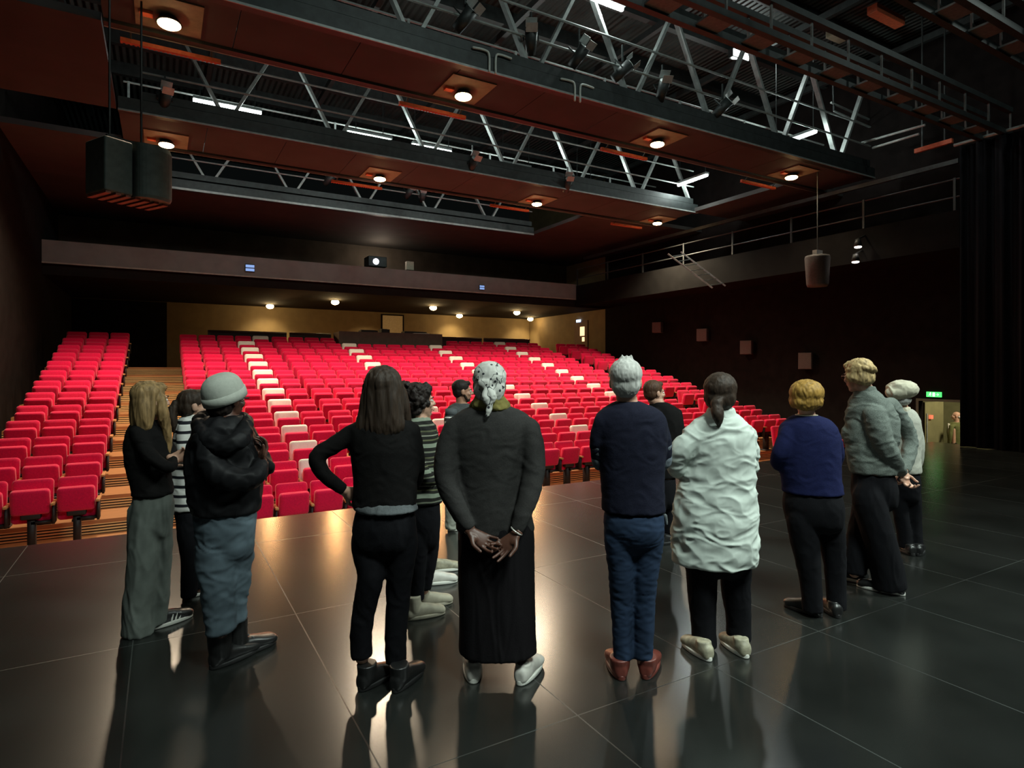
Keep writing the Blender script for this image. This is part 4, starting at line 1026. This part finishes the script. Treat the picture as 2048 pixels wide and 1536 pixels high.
# 5 -- curly dark hair, woven striped cardigan
f = Fig(838, 1228, 70)
person(f, 'person with curly dark hair in an olive woven striped cardigan and beige boots',
    [(834, 818, 856, .06), (844, 808, 866, .09), (870, 802, 876, .12), (910, 802, 884, .13), (950, 804, 886, .13), (990, 806, 886, .135), (1004, 808, 884, .13), (1040, 810, 882, .125), (1075, 811, 880, .12)],
    [[(822, 862, 16, -.13), (830, 910, 15, -.17), (856, 950, 13, -.15), (874, 946, 10, -.02)], [(858, 862, 16, .14), (872, 910, 14, .17), (882, 945, 12, .1), (874, 942, 10, .02)]],
    [[(832, 1075, 24, -.05), (832, 1130, 20, -.05), (832, 1170, 17, -.05), (832, 1195, 16, -.05)], [(858, 1075, 22, .06), (856, 1130, 18, .06), (850, 1165, 16, .06), (848, 1185, 15, .06)]],
    (838, 802, 70), skin_pale, ('cardigan', ethnic, 7, (.008, 8, (1, 1, 1)), .008), ('trousers', M_['black_trousers'], 6, (.004, 10, (1, 1, .8)), .008),
    hands=((f.p(872, 945, .0), f.face(150)+U*.2, -f.face(80), 1, dict(curl=.7)),))
def hb(bm, q, A):
    cap_hair(bm, q, A, 1.06, .05)
    rnd = random.Random(5)
    for i in range(90):
        a = rnd.uniform(0, 2*pi); z = rnd.uniform(-.10, .125); rr = .088*sqrt(max(0, 1-((z-.03)/.14)**2))
        x, y = rr*cos(a), rr*sin(a)*1.1-.03
        if y > .045 and z < .05: continue
        ball(bm, q(x, y, z), rnd.uniform(.013, .024), ax=A, seg=8)
hair_piece(f, 'hair', M_['hair_dark'], hb, (.006, 45, (1, 1, 1)), .006, 4)
shoe(f, f.body, 815, 1240, 72, .27, shoe_beige, shoe_beige, boot=.16); shoe(f, f.body, 833, 1216, 75, .27, shoe_beige, shoe_beige, boot=.16)

# 6 -- man in grey and black tee beyond the group
f = Fig(908, 1058, 75)
person(f, 'person in black and grey tee with patterned sleeve and pale cargo trousers near stage edge',
    [(806, 908, 936, .055), (814, 896, 946, .09), (828, 890, 952, .12), (850, 888, 952, .13), (880, 890, 948, .125), (915, 892, 944, .12), (940, 892, 944, .12), (960, 892, 944, .125), (985, 892, 942, .125)],
    [[(902, 824, 10.5, -.16), (900, 848, 9.5, -.19), (898, 880, 8, -.18), (918, 905, 7, -.12)], [(942, 824, 10, .17), (952, 850, 9, .19), (952, 880, 8, .15), (935, 900, 6.5, .1)]],
    [[(905, 985, 16, -.08), (904, 1010, 14, -.08), (903, 1035, 13, -.08), (902, 1054, 12, -.08)], [(928, 985, 16, .08), (928, 1010, 14, .08), (927, 1035, 13, .08), (927, 1050, 12, .08)]],
    (925, 783, 82), skin_tan, ('tee_shirt', M_['grey_tee'], 7, (.005, 9, (1, 1, 1)), .009), ('cargo_trousers', M_['cargo'], 6, (.010, 9, (1, 1, 1)), .01),
    hands=((f.p(920, 906, -.12), f.face(80)+U*.2, -U, 1, dict(curl=.5)), (f.p(933, 902, .1), f.face(40)+U*.2, -U, -1, dict(curl=.5))), hk=.98)
def hb(bm, q, A):
    ball(bm, q(0, -.022, .048), .082, .094, .082, A, 20); ball(bm, q(0, -.045, .0), .078, .062, .07, A, 16); ball(bm, q(0, .05, .09), .055, .035, .026, A, 12)
hair_piece(f, 'hair', M_['hair_dark'], hb, (.003, 60, (1, 1, 1)))
hair_piece(f, 'beard', M_['hair_brown'], lambda bm, q, A: (ball(bm, q(0, .052, -.088), .042, .034, .026, A, 12), tube(bm, [q(.062, .015, -.04), q(.052, .035, -.075)], [.012, .014], 8, 2), tube(bm, [q(-.062, .015, -.04), q(-.052, .035, -.075)], [.012, .014], 8, 2)), (.002, 80, (1, 1, 1)), .005)
for (va, vb, m_, nm) in ((817, 829, M_['undershirt'], 'sleeve_band'), (833, 836, cover_white, 'sleeve_stripe'), (840, 878, M_['cargo'], 'sleeve_panel')):
    t0 = (va-824)/24
    def sl(v):
        if v <= 848: k = (v-824)/24; return f.p(902-2*k, v, -.16-.03*k), (10.5-k)*f.S
        k = (v-848)/32; return f.p(900-2*k, v, -.19+.01*k), (9.5-1.5*k)*f.S
    bm = BM(); (a, ra), (b, rb) = sl(va), sl(vb); cyl(bm, a-f.base, b-f.base, ra+.006, rb+.006, 20); mesh(nm, bm, m_, f.body, True)
shoe(f, f.body, 898, 1062, 75, .27, shoe_white, sole_white); shoe(f, f.body, 922, 1054, 75, .27, shoe_white, sole_white)

# 7 -- white printed head scarf, long black skirt, hands clasped behind
f = Fig(996, 1352, 0)
dk = -.17
person(f, 'person in white printed head scarf, charcoal top and long black skirt, hands behind the back',
    [(808, 952, 1008, .07), (820, 925, 1040, .095), (836, 902, 1062, .115), (860, 893, 1070, .13), (900, 898, 1062, .135), (950, 908, 1054, .13), (990, 912, 1052, .135), (1030, 912, 1064, .145), (1060, 912, 1070, .15), (1082, 913, 1071, .15), (1100, 914, 1070, .148)],
    [[(912, 858, 26, -.02), (896, 905, 25, -.05), (898, 960, 23, -.09), (922, 1010, 18, -.15), (944, 1042, 13, dk)], [(1054, 858, 26, -.02), (1066, 905, 24, -.05), (1062, 960, 22, -.09), (1044, 1012, 18, -.15), (1030, 1048, 13, dk)]],
    [[(960, 1100, 32, .0), (956, 1200, 25, .02), (950, 1280, 20, .03), (948, 1330, 18, .02)], [(1030, 1100, 32, .0), (1036, 1200, 25, .02), (1042, 1280, 20, .03), (1044, 1330, 18, .02)]],
    (979, 770, 0), skin_brown, ('top', M_['charcoal_knit'], 9, (.004, 8, (1, 1, 1.6)), .008), None,
    hands=((f.p(946, 1046, dk-.01), f.R*.86-U*.62-f.F*.05, f.R*.35-f.F*.75+U*.4, 1, dict(curl=.42, k=1.0, spread=.16, curls=(.25, .35, .45, .55))),
           (f.p(1029, 1050, dk-.02), -f.R*.70-U*.72-f.F*.05, -f.R*.35-f.F*.72+U*.3, -1, dict(curl=.4, k=1.0, spread=.14, curls=(.5, .4, .35, .3)))), voxel=.004, hk=1.05)
bm = BM(); loft(bm, [(f.p(990, 1020), .176, .135), (f.p(992, 1060), .205, .145), (f.p(993, 1120), .208, .150), (f.p(994, 1200), .208, .155), (f.p(995, 1255), .210, .158), (f.p(996, 1294), .213, .160), (f.p(996, 1301), .212, .158)], f.R, f.F, 40, 4, 2.3)
baked('skirt', bm, M_['black_skirt'], f.body, f.base, .009, 5, (.006, 8, (1.5, 1.5, .25)))
def hb(bm, q, A):
    ball(bm, q(0, -.02, .04), .092, .104, .088, A, 24); ball(bm, q(0, -.045, -.02), .086, .072, .085, A, 20); ball(bm, q(0, -.10, -.028), .032, .026, .03, A, 12)
    tube(bm, [q(-.004, -.112, -.02), q(-.012, -.125, -.06), q(.002, -.125, -.10), q(-.01, -.128, -.15)], [.024, .030, .022, .010], 12, 4, flat=.6)
    tube(bm, [q(.004, -.112, -.02), q(.02, -.122, -.055), q(.012, -.124, -.085)], [.022, .026, .012], 12, 4, flat=.6)
    ball(bm, q(-.02, -.108, .01), .04, .02, .03, A, 12)
hair_piece(f, 'head_scarf', scarf, hb, (.006, 16, (1, 1, 1)), .005, 3)
bm = BM(); cc = f.p(980, 806, -.01)
loft(bm, [(cc+U*.05, .072, .070), (cc+U*.02, .092, .088), (cc-U*.02, .112, .10), (cc-U*.04, .10, .09)], f.R, f.F, 28, 4); baked('neck_scarf', bm, M_['yellow_scarf'], f.body, f.base, .006, 3, (.008, 18, (1, 1, 1)))
bm = BM(); w = f.p(1031, 1044, dk-.012)-f.base; D = (-f.R*.55-U*.8).normalized(); x, y = frame_of(D)
rings = []
pts = [w+x*cos(2*pi*k/24)*.036+y*sin(2*pi*k/24)*.032 for k in range(25)]
tube(bm, pts, [.0045]*25, 8, 1, False); mesh('bracelet', bm, mat('bracelet', (.75, .72, .65), .3, metal=.6), f.body, True)
shoe(f, f.body, 947, 1366, -4, .27, shoe_white, sole_white, w=.052); shoe(f, f.body, 1040, 1370, 24, .28, shoe_white, sole_white, w=.052)
bm = BM(); q = on_z(1046, 1366, .0)-f.base; ball(bm, q+U*.055-f.F*.008+f.R*.0, .030, .02, .022); mesh('heel_patch', bm, mat('patch_pink', (.55, .22, .2), .6), f.body, True)

# 8 -- short grey hair, navy tee, dark jeans
f = Fig(1268, 1352, 0)
person(f, 'person with short white-grey hair in navy tee over grey sleeves, dark jeans and red-brown shoes',
    [(802, 1232, 1276, .06), (812, 1214, 1304, .085), (828, 1194, 1326, .11), (855, 1190, 1334, .125), (895, 1196, 1332, .13), (940, 1200, 1328, .125), (985, 1203, 1328, .125), (1022, 1204, 1330, .13), (1050, 1206, 1329, .135), (1075, 1208, 1327, .13)],
    [[(1208, 845, 21, .0), (1196, 885, 18, .02), (1200, 925, 15, .06), (1225, 938, 13, .17), (1260, 925, 11, .2)], [(1314, 845, 20, .0), (1326, 885, 18, .02), (1325, 925, 15, .06), (1300, 936, 13, .17), (1262, 935, 11, .22)]],
    [[(1238, 1075, 30, .0), (1242, 1140, 26, .0), (1243, 1200, 23, .01), (1244, 1260, 20, .01), (1246, 1318, 19, .0)], [(1298, 1075, 30, .0), (1292, 1140, 25, .0), (1289, 1200, 22, .01), (1288, 1260, 20, .01), (1286, 1318, 19, .0)]],
    (1251, 764, -3), skin_pale, ('navy_tee', M_['navy_shirt'], 8, (.004, 9, (1, 1, 1.3)), .008), ('jeans', M_['dark_jeans'], 7, (.005, 14, (.7, .7, 1.6)), .008),
    hands=((f.p(1262, 925, .2), f.R, -f.F, -1, dict(curl=.5)), (f.p(1262, 938, .23), -f.R, -f.F, 1, dict(curl=.5))), hk=1.03)
for s, pts in ((0, [(1198, 888, 17.5, .02), (1199, 912, 16.5, .045), (1201, 928, 16.2, .06), (1225, 940, 14.5, .17), (1250, 930, 12.5, .19)]), (1, [(1325, 888, 17.5, .02), (1326, 912, 16.5, .045), (1325, 928, 16.2, .06), (1300, 938, 14.5, .17), (1268, 936, 12.5, .2)])):
    bm = BM(); tube(bm, [f.p(a, b, e) for a, b, c_, e in pts], [c_*f.S+.004 for a, b, c_, e in pts], 16, 4, False); baked('sleeve', bm, M_['grey_sleeve'], f.body, f.base, .007, 3, (.004, 14, (1, 1, 1)))
def hb(bm, q, A):
    ball(bm, q(0, -.022, .045), .090, .102, .086, A, 22); ball(bm, q(0, -.042, -.008), .080, .066, .082, A, 18); ball(bm, q(0, .05, .088), .06, .04, .03, A, 12)
    for x in (-.02, .0, .022): tube(bm, [q(x, -.03, .10), q(x*1.1+.004, -.045, .140)], [.03, .006], 10, 2)
hair_piece(f, 'hair', M_['hair_grey'], hb, (.0025, 45, (1, 1, .5)), .006, 6)
bm = BM(); tube(bm, [f.p(1330, 1030, -.02), f.p(1333, 1046, -.02)], [.012, .008], 8, 2); baked('key_tag', bm, M_['undershirt'], f.body, f.base, .004, 1)
shoe(f, f.body, 1243, 1360, -14, .27, shoe_red, shoe_red, boot=.11, w=.048); shoe(f, f.body, 1291, 1358, 12, .27, shoe_red, shoe_red, boot=.11, w=.048)

# 9 -- cropped brown hair, black top, beyond
f = Fig(1326, 1086, 50)
person(f, 'person with cropped brown hair in black, mostly hidden between navy tee and pale shirt',
    [(804, 1300, 1332, .06), (812, 1298, 1350, .09), (828, 1298, 1362, .12), (850, 1298, 1366, .13), (885, 1300, 1362, .12), (925, 1304, 1356, .115), (955, 1304, 1354, .12), (975, 1304, 1352, .12), (1000, 1306, 1350, .12)],
    [[(1306, 828, 11, -.1), (1304, 865, 10, -.14), (1320, 895, 9, -.1), (1335, 890, 7, .03)], [(1354, 828, 11, .1), (1360, 865, 10, .14), (1352, 895, 9, .12), (1336, 892, 7, .05)]],
    [[(1318, 1000, 15, -.06), (1318, 1035, 12, -.06), (1318, 1075, 11, -.06)], [(1340, 1000, 14, .06), (1339, 1035, 12, .06), (1338, 1070, 11, .06)]],
    (1309, 786, 55), skin_pale, ('black_top', M_['black_knit'], 7, (.004, 9, (1, 1, 1)), .009), ('trousers', M_['black_trousers'], 6, None, .01),
    hands=((f.p(1336, 890, .04), f.face(140), -f.face(60), 1, dict(curl=.6)),))
hair_piece(f, 'hair', hairm('hair_auburn', (.075, .035, .018)), lambda bm, q, A: (ball(bm, q(0, -.022, .045), .084, .096, .084, A, 20), ball(bm, q(0, -.045, .0), .079, .062, .075, A, 16), ball(bm, q(0, .05, .088), .055, .035, .026, A, 12)), (.003, 50, (1, 1, .6)))
shoe(f, f.body, 1314, 1090, 50, .25, shoe_black, sole_black); shoe(f, f.body, 1336, 1082, 50, .25, shoe_black, sole_black)

# 10 -- pale grey tunic shirt, low ponytail
f = Fig(1440, 1302, 5)
person(f, 'person in long crumpled pale shirt with low dark ponytail and black trousers',
    [(826, 1416, 1468, .062), (838, 1398, 1484, .09), (856, 1374, 1500, .12), (880, 1368, 1506, .135), (920, 1372, 1508, .14), (960, 1364, 1507, .14), (1000, 1352, 1510, .15), (1040, 1346, 1512, .16), (1085, 1345, 1512, .165), (1122, 1347, 1508, .165), (1126, 1350, 1505, .16)],
    [[(1390, 872, 24, .0), (1362, 905, 23, .0), (1356, 938, 21, .06), (1385, 948, 17, .18), (1425, 935, 13, .22)], [(1492, 872, 20, .02), (1500, 910, 18, .06), (1500, 945, 16, .1), (1475, 950, 14, .2), (1435, 940, 12, .24)]],
    [[(1402, 1080, 31, .0), (1404, 1180, 29, .02), (1406, 1240, 25, .03), (1409, 1298, 24, .02)], [(1472, 1080, 31, .0), (1472, 1180, 29, .04), (1477, 1240, 25, .05), (1478, 1288, 24, .05)]],
    (1441, 790, 4), skin_pale, ('pale_shirt', M_['pale_shirt'], None, (.014, 6.5, (.9, .9, 1.6)), .006), ('trousers', M_['black_trousers'], 8, (.004, 10, (1, 1, .7)), .008),
    hands=((f.p(1428, 935, .23), f.R, -f.F, -1, dict(curl=.5)), (f.p(1432, 942, .25), -f.R, -f.F, 1, dict(curl=.5))), inset=.045)
bm = BM(); loft(bm, [(f.p(1442, 838, -.005), .112, .09), (f.p(1442, 828, -.008), .088, .078), (f.p(1442, 818, -.008), .078, .072), (f.p(1442, 815, -.008), .070, .062)], f.R, f.F, 28, 3); baked('collar', bm, M_['pale_shirt'], f.body, f.base, .006, 2, (.003, 20, (1, 1, 1)))
def hb(bm, q, A):
    ball(bm, q(0, -.022, .045), .096, .104, .092, A, 22); ball(bm, q(0, -.045, -.01), .092, .072, .086, A, 18); ball(bm, q(0, .05, .088), .06, .04, .03, A, 12)
    ball(bm, q(-.012, -.118, -.045), .036, .03, .034, A, 14); tube(bm, [q(-.012, -.12, -.06), q(-.006, -.135, -.105), q(-.0, -.13, -.15), q(.0, -.12, -.18)], [.032, .034, .022, .006], 12, 4)
    ball(bm, q(-.0, -.10, -.02), .03, .03, .02, A, 10)
hair_piece(f, 'hair', M_['hair_brown'], hb, (.004, 40, (1, 1, .5)))
shoe(f, f.body, 1418, 1322, -38, .25, shoe_khaki, sole_white); shoe(f, f.body, 1492, 1316, -32, .25, shoe_khaki, sole_white)

# 11 -- ginger-blond bob, blue jumper
f = Fig(1632, 1232, -20)
person(f, 'person with short golden hair in deep blue jumper and black trousers',
    [(830, 1590, 1636, .06), (838, 1578, 1654, .09), (852, 1564, 1668, .115), (875, 1560, 1674, .13), (910, 1560, 1676, .135), (945, 1564, 1676, .135), (975, 1568, 1680, .14), (986, 1568, 1682, .145), (1010, 1568, 1684, .15), (1040, 1572, 1684, .15)],
    [[(1578, 868, 18, .0), (1562, 905, 17, .0), (1556, 930, 15, .08), (1575, 935, 12, .18), (1600, 925, 10, .2)], [(1660, 868, 18, .0), (1672, 905, 16, .04), (1668, 935, 13, .1), (1645, 938, 11, .2), (1612, 930, 9, .22)]],
    [[(1604, 1040, 30, .0), (1614, 1110, 25, .0), (1622, 1170, 20, .0), (1626, 1222, 20, .0)], [(1658, 1040, 28, .02), (1668, 1110, 23, .04), (1672, 1170, 19, .04), (1674, 1222, 18, .03)]],
    (1612, 798, -12), skin_pale, ('blue_jumper', M_['blue_sweater'], 8, (.004, 8, (1, 1, 1.4)), .008), ('trousers', M_['black_trousers'], 7, (.004, 9, (1, 1, .7)), .008),
    hands=((f.p(1602, 924, .2), f.R, -f.F, -1, dict(curl=.5)), (f.p(1608, 930, .22), -f.R, -f.F, 1, dict(curl=.5))), hk=.98)
def hb(bm, q, A):
    ball(bm, q(0, -.022, .045), .108, .112, .090, A, 22); ball(bm, q(0, -.045, -.015), .100, .078, .066, A, 18); ball(bm, q(0, .05, .085), .07, .045, .034, A, 12)
    for s in (-1, 1): ball(bm, q(s*.07, .005, -.01), .038, .05, .055, A, 14)
hair_piece(f, 'hair', M_['hair_ginger'], hb, (.007, 32, (1, 1, .4)))
bm = BM(); cc = f.p(1613, 830); pts = [cc+f.R*.066*cos(2*pi*k/20)+f.F*.062*sin(2*pi*k/20)-f.base for k in range(21)]
tube(bm, pts, [.005]*21, 8, 1, False); mesh('necklace', bm, shoe_beige, f.body, True)
shoe(f, f.body, 1640, 1234, -62, .26, shoe_black, sole_black); shoe(f, f.body, 1676, 1236, -25, .26, shoe_black, sole_black)

# 12 -- tall, grey roll-neck, hands clasped behind
f = Fig(1756, 1178, -55)
person(f, 'tall person in grey roll-neck jumper and wide black trousers, hands clasped behind',
    [(778, 1712, 1748, .062), (790, 1708, 1762, .09), (810, 1700, 1778, .12), (835, 1696, 1790, .13), (870, 1694, 1792, .135), (905, 1698, 1786, .135), (930, 1702, 1786, .14), (946, 1704, 1788, .14), (975, 1706, 1792, .14), (1000, 1708, 1792, .14)],
    [[(1750, 828, 21, -.13), (1760, 862, 20, -.17), (1776, 900, 18, -.16), (1796, 930, 13, -.10), (1804, 944, 10, -.06)], [(1782, 815, 18, .12), (1806, 850, 17, .17), (1822, 885, 15, .17), (1816, 920, 12, .08), (1808, 942, 10, .0)], [(1706, 838, 13, .06), (1697, 870, 14, .08), (1699, 885, 10, .08)]],
    [[(1738, 1000, 30, -.06), (1758, 1070, 29, -.08), (1773, 1130, 30, -.08), (1779, 1170, 30, -.08)], [(1744, 1000, 32, .06), (1722, 1070, 25, .08), (1711, 1120, 23, .08), (1708, 1152, 22, .08)]],
    (1716, 752, -50), skin_pale, ('roll_neck_jumper', M_['grey_sweater'], 8, (.012, 7, (1, 1, 1.5)), .008), ('trousers', M_['black_trousers'], 7, (.005, 8, (1.3, 1.3, .4)), .009),
    hands=((f.p(1806, 946, -.06), f.R*.3-U*.9, -f.F*.4+f.R*.7, -1, dict(curl=1.15, k=.95)), (f.p(1808, 940, .0), -U*.85+f.R*.1-f.F*.5, -f.F*.6-f.R*.6, 1, dict(curl=1.1, k=.95))), voxel=.005, hk=1.03, tilt=-6)
bm = BM(); loft(bm, [(f.p(1733, 796), .105, .095), (f.p(1733, 786), .080, .078), (f.p(1730, 776), .074, .072), (f.p(1729, 772), .068, .066)], f.R, f.F, 28, 3); baked('roll_collar', bm, M_['grey_sweater'], f.body, f.base, .007, 2, (.004, 18, (1, 1, 2)))
def hb(bm, q, A):
    ball(bm, q(0, -.022, .045), .092, .106, .088, A, 22); ball(bm, q(0, -.05, -.012), .086, .070, .068, A, 18); ball(bm, q(0, .05, .085), .062, .045, .034, A, 12)
    for s in (-1, 1): ball(bm, q(s*.066, .0, .0), .03, .05, .05, A, 14)
    tube(bm, [q(-.05, -.10, .05), q(0, -.125, .045), q(.05, -.10, .03)], [.02, .024, .018], 10, 3)
hair_piece(f, 'hair', M_['hair_sandy'], hb, (.009, 28, (1, 1, .4)))
bm = BM()
for s in (-1, 1):
    pts = [f.hc+(f.hR*(s*.031+.021*cos(2*pi*k/16))+f.hF*.104+f.Up*(.002+.018*sin(2*pi*k/16)))-f.base for k in range(17)]; tube(bm, pts, [.0022]*17, 6, 1, False)
    tube(bm, [f.hc+f.hR*s*.052+f.hF*.103+f.Up*.006-f.base, f.hc+f.hR*s*.083+f.hF*.0+f.Up*.008-f.base], [.0022, .0022], 6, 1)
mesh('glasses', bm, shoe_red, f.body, True)
shoe(f, f.body, 1806, 1191, -80, .31, shoe_black, sole_white); shoe(f, f.body, 1732, 1168, -72, .28, shoe_black, sole_white)

# 13 -- cream beret behind the tall one
f = Fig(1812, 1106, -15)
person(f, 'person in cream beret and pale top with dark trousers, half hidden by grey jumper',
    [(818, 1786, 1822, .06), (826, 1778, 1830, .09), (842, 1772, 1836, .12), (870, 1774, 1838, .13), (905, 1776, 1836, .125), (930, 1776, 1838, .13), (945, 1778, 1838, .13), (965, 1780, 1838, .13), (990, 1782, 1838, .13)],
    [[(1784, 845, 12, .0), (1776, 880, 11, .05), (1785, 905, 9, .14), (1800, 898, 7.5, .18)], [(1828, 845, 12, .0), (1836, 880, 11, -.02), (1838, 915, 9, .0), (1834, 938, 7.5, .05)]],
    [[(1796, 990, 16, .0), (1802, 1030, 14, .0), (1808, 1065, 13, .0), (1810, 1095, 13, .0)], [(1824, 990, 16, .0), (1828, 1030, 14, .02), (1830, 1065, 13, .02), (1832, 1098, 13, .0)]],
    (1799, 797, -15), skin_pale, ('pale_top', M_['beige_top'], 7, (.005, 9, (1, 1, 1)), .009), ('trousers', M_['black_trousers'], 6, (.004, 9, (1, 1, .6)), .009),
    hands=((f.p(1834, 942, .06), -U, -f.R, 1, dict(curl=.5)),))
def hb(bm, q, A):
    ball(bm, q(.01, -.035, .085), .128, .132, .082, A, 24); ball(bm, q(-.03, -.07, .06), .10, .10, .065, A, 20); loft(bm, [(q(0, -.02, .075), .105, .112), (q(0, -.02, .035), .092, .106), (q(0, -.02, .02), .088, .102)], A[0], A[1], 28, 3)
    ball(bm, q(.0, -.03, .148), .010, .010, .012, A, 8)
hair_piece(f, 'beret', M_['beret'], hb, (.012, 9, (1, 1, 1)), .006, 3)
hair_piece(f, 'hair', M_['hair_grey'], lambda bm, q, A: ball(bm, q(0, -.04, -.01), .084, .075, .055, A, 16))
bm = BM(); loft(bm, [(f.p(1800, 832), .095, .08), (f.p(1800, 822), .085, .078), (f.p(1800, 814), .078, .07)], f.R, f.F, 24, 3); baked('neck_scarf', bm, M_['beret'], f.body, f.base, .006, 2, (.006, 18, (1, 1, 1)))
shoe(f, f.body, 1826, 1112, -35, .25, shoe_black, sole_black); shoe(f, f.body, 1836, 1112, 5, .25, shoe_black, sole_black)

# 14 -- someone in the lit doorway, standing on the lower passage floor
f = Fig(1912, 900, 0)
def lowfig(f, d, u):
    f.d = d; f.S = d/FPX; f.base = at(u, HOR, d); f.base.z = ZP; f.v0 = HOR+(CZ-ZP)/f.S
lowfig(f, 16.4, 1912)
k = 73.0; v0 = f.v0
def hv(z): return v0-z*k*1.017
person(f, 'bald person in olive jacket standing inside the lit side doorway',
    [(hv(1.47), 1908, 1919, .06), (hv(1.44), 1902, 1924, .10), (hv(1.36), 1898, 1928, .14), (hv(1.2), 1897, 1929, .15), (hv(1.05), 1898, 1928, .15), (hv(.90), 1899, 1927, .15), (hv(.86), 1899, 1927, .15), (hv(.8), 1900, 1926, .15), (hv(.74), 1901, 1925, .15)],
    [[(1903, hv(1.36), 4.4, -.18), (1901, hv(1.15), 3.9, -.22), (1899, hv(.95), 3.4, -.18), (1898, hv(.85), 2.6, -.12)], [(1922, hv(1.36), 4.4, .18), (1925, hv(1.15), 3.9, .2), (1927, hv(.95), 3.4, .18), (1926, hv(.86), 2.6, .14)]],
    [[(1908, hv(.78), 7, -.09), (1908, hv(.45), 5.6, -.09), (1908, hv(.06), 4.6, -.09)], [(1917, hv(.78), 7, .09), (1917, hv(.45), 5.6, .09), (1917, hv(.06), 4.6, .09)]],
    (1912, hv(1.63), -95), skin_pale, ('olive_jacket', M_['olive_jacket'], 7, (.006, 8, (1, 1, 1)), .012), ('trousers', M_['black_trousers'], 6, None, .012),
    hands=((f.p(1898, hv(.84), -.12), -U, -f.R, 1, dict(curl=.4)), (f.p(1926, hv(.85), .14), -U, -f.R, -1, dict(curl=.4))))
bm = BM(); box(bm, (-.02, -.075, .95), (.03, .075, 1.42), bev=.01)
a = f.face(-92)
M = Matrix(((a.x, -a.y, 0, a.x*.15), (a.y, a.x, 0, a.y*.15), (0, 0, 1, 0), (0, 0, 0, 1)))
for q in bm.verts: q.co = M @ q.co
mesh('shirt_front', bm, cover_white, f.body)
hair_piece(f, 'hair', M_['hair_grey'], lambda bm, q, A: ball(bm, q(0, -.062, -.02), .070, .045, .035, A, 16))
for s in (-.09, .09):
    D = f.face(-80); cc = f.base+f.F*s-D*.08
    shoe(f, f.body, cc, 0, -80, .27, shoe_black, sole_black)

# 15 -- hidden by the pair in black and olive; only hems and light trainers show
f = Fig(866, 1160, 80)
person(f, 'person hidden behind the olive cardigan, only blue jeans hem and light trainers showing',
    [(842, 834, 856, .055), (850, 826, 864, .085), (866, 822, 868, .11), (900, 822, 868, .115), (935, 824, 866, .11), (960, 824, 866, .115), (975, 824, 868, .12), (990, 824, 868, .12), (1010, 826, 868, .12)],
    [[(832, 870, 11, -.13), (834, 910, 10, -.15), (850, 935, 9, -.1), (860, 930, 7, .0)], [(858, 870, 11, .13), (862, 910, 10, .15), (860, 935, 9, .1), (856, 930, 7, .02)]],
    [[(838, 1010, 18, -.06), (842, 1070, 15, -.06), (848, 1110, 13, -.06), (852, 1148, 12, -.06)], [(856, 1010, 17, .06), (858, 1070, 14, .06), (862, 1110, 12, .06), (864, 1128, 11.5, .06)]],
    (842, 814, 70), skin_pale, ('dark_jumper', M_['black_knit'], 7, None, .009), ('jeans', M_['blue_jeans'], 6, (.008, 9, (1, 1, 1.4)), .009), hk=.95,
    hands=((f.p(858, 930, .0), f.face(130), -f.face(80), 1, dict(curl=.6)),))
hair_piece(f, 'hair', M_['hair_brown'], lambda bm, q, A: cap_hair(bm, q, A, 1.0))
shoe(f, f.body, 848, 1170, 80, .27, shoe_white, sole_white); shoe(f, f.body, 862, 1144, 80, .27, shoe_khaki, sole_white)
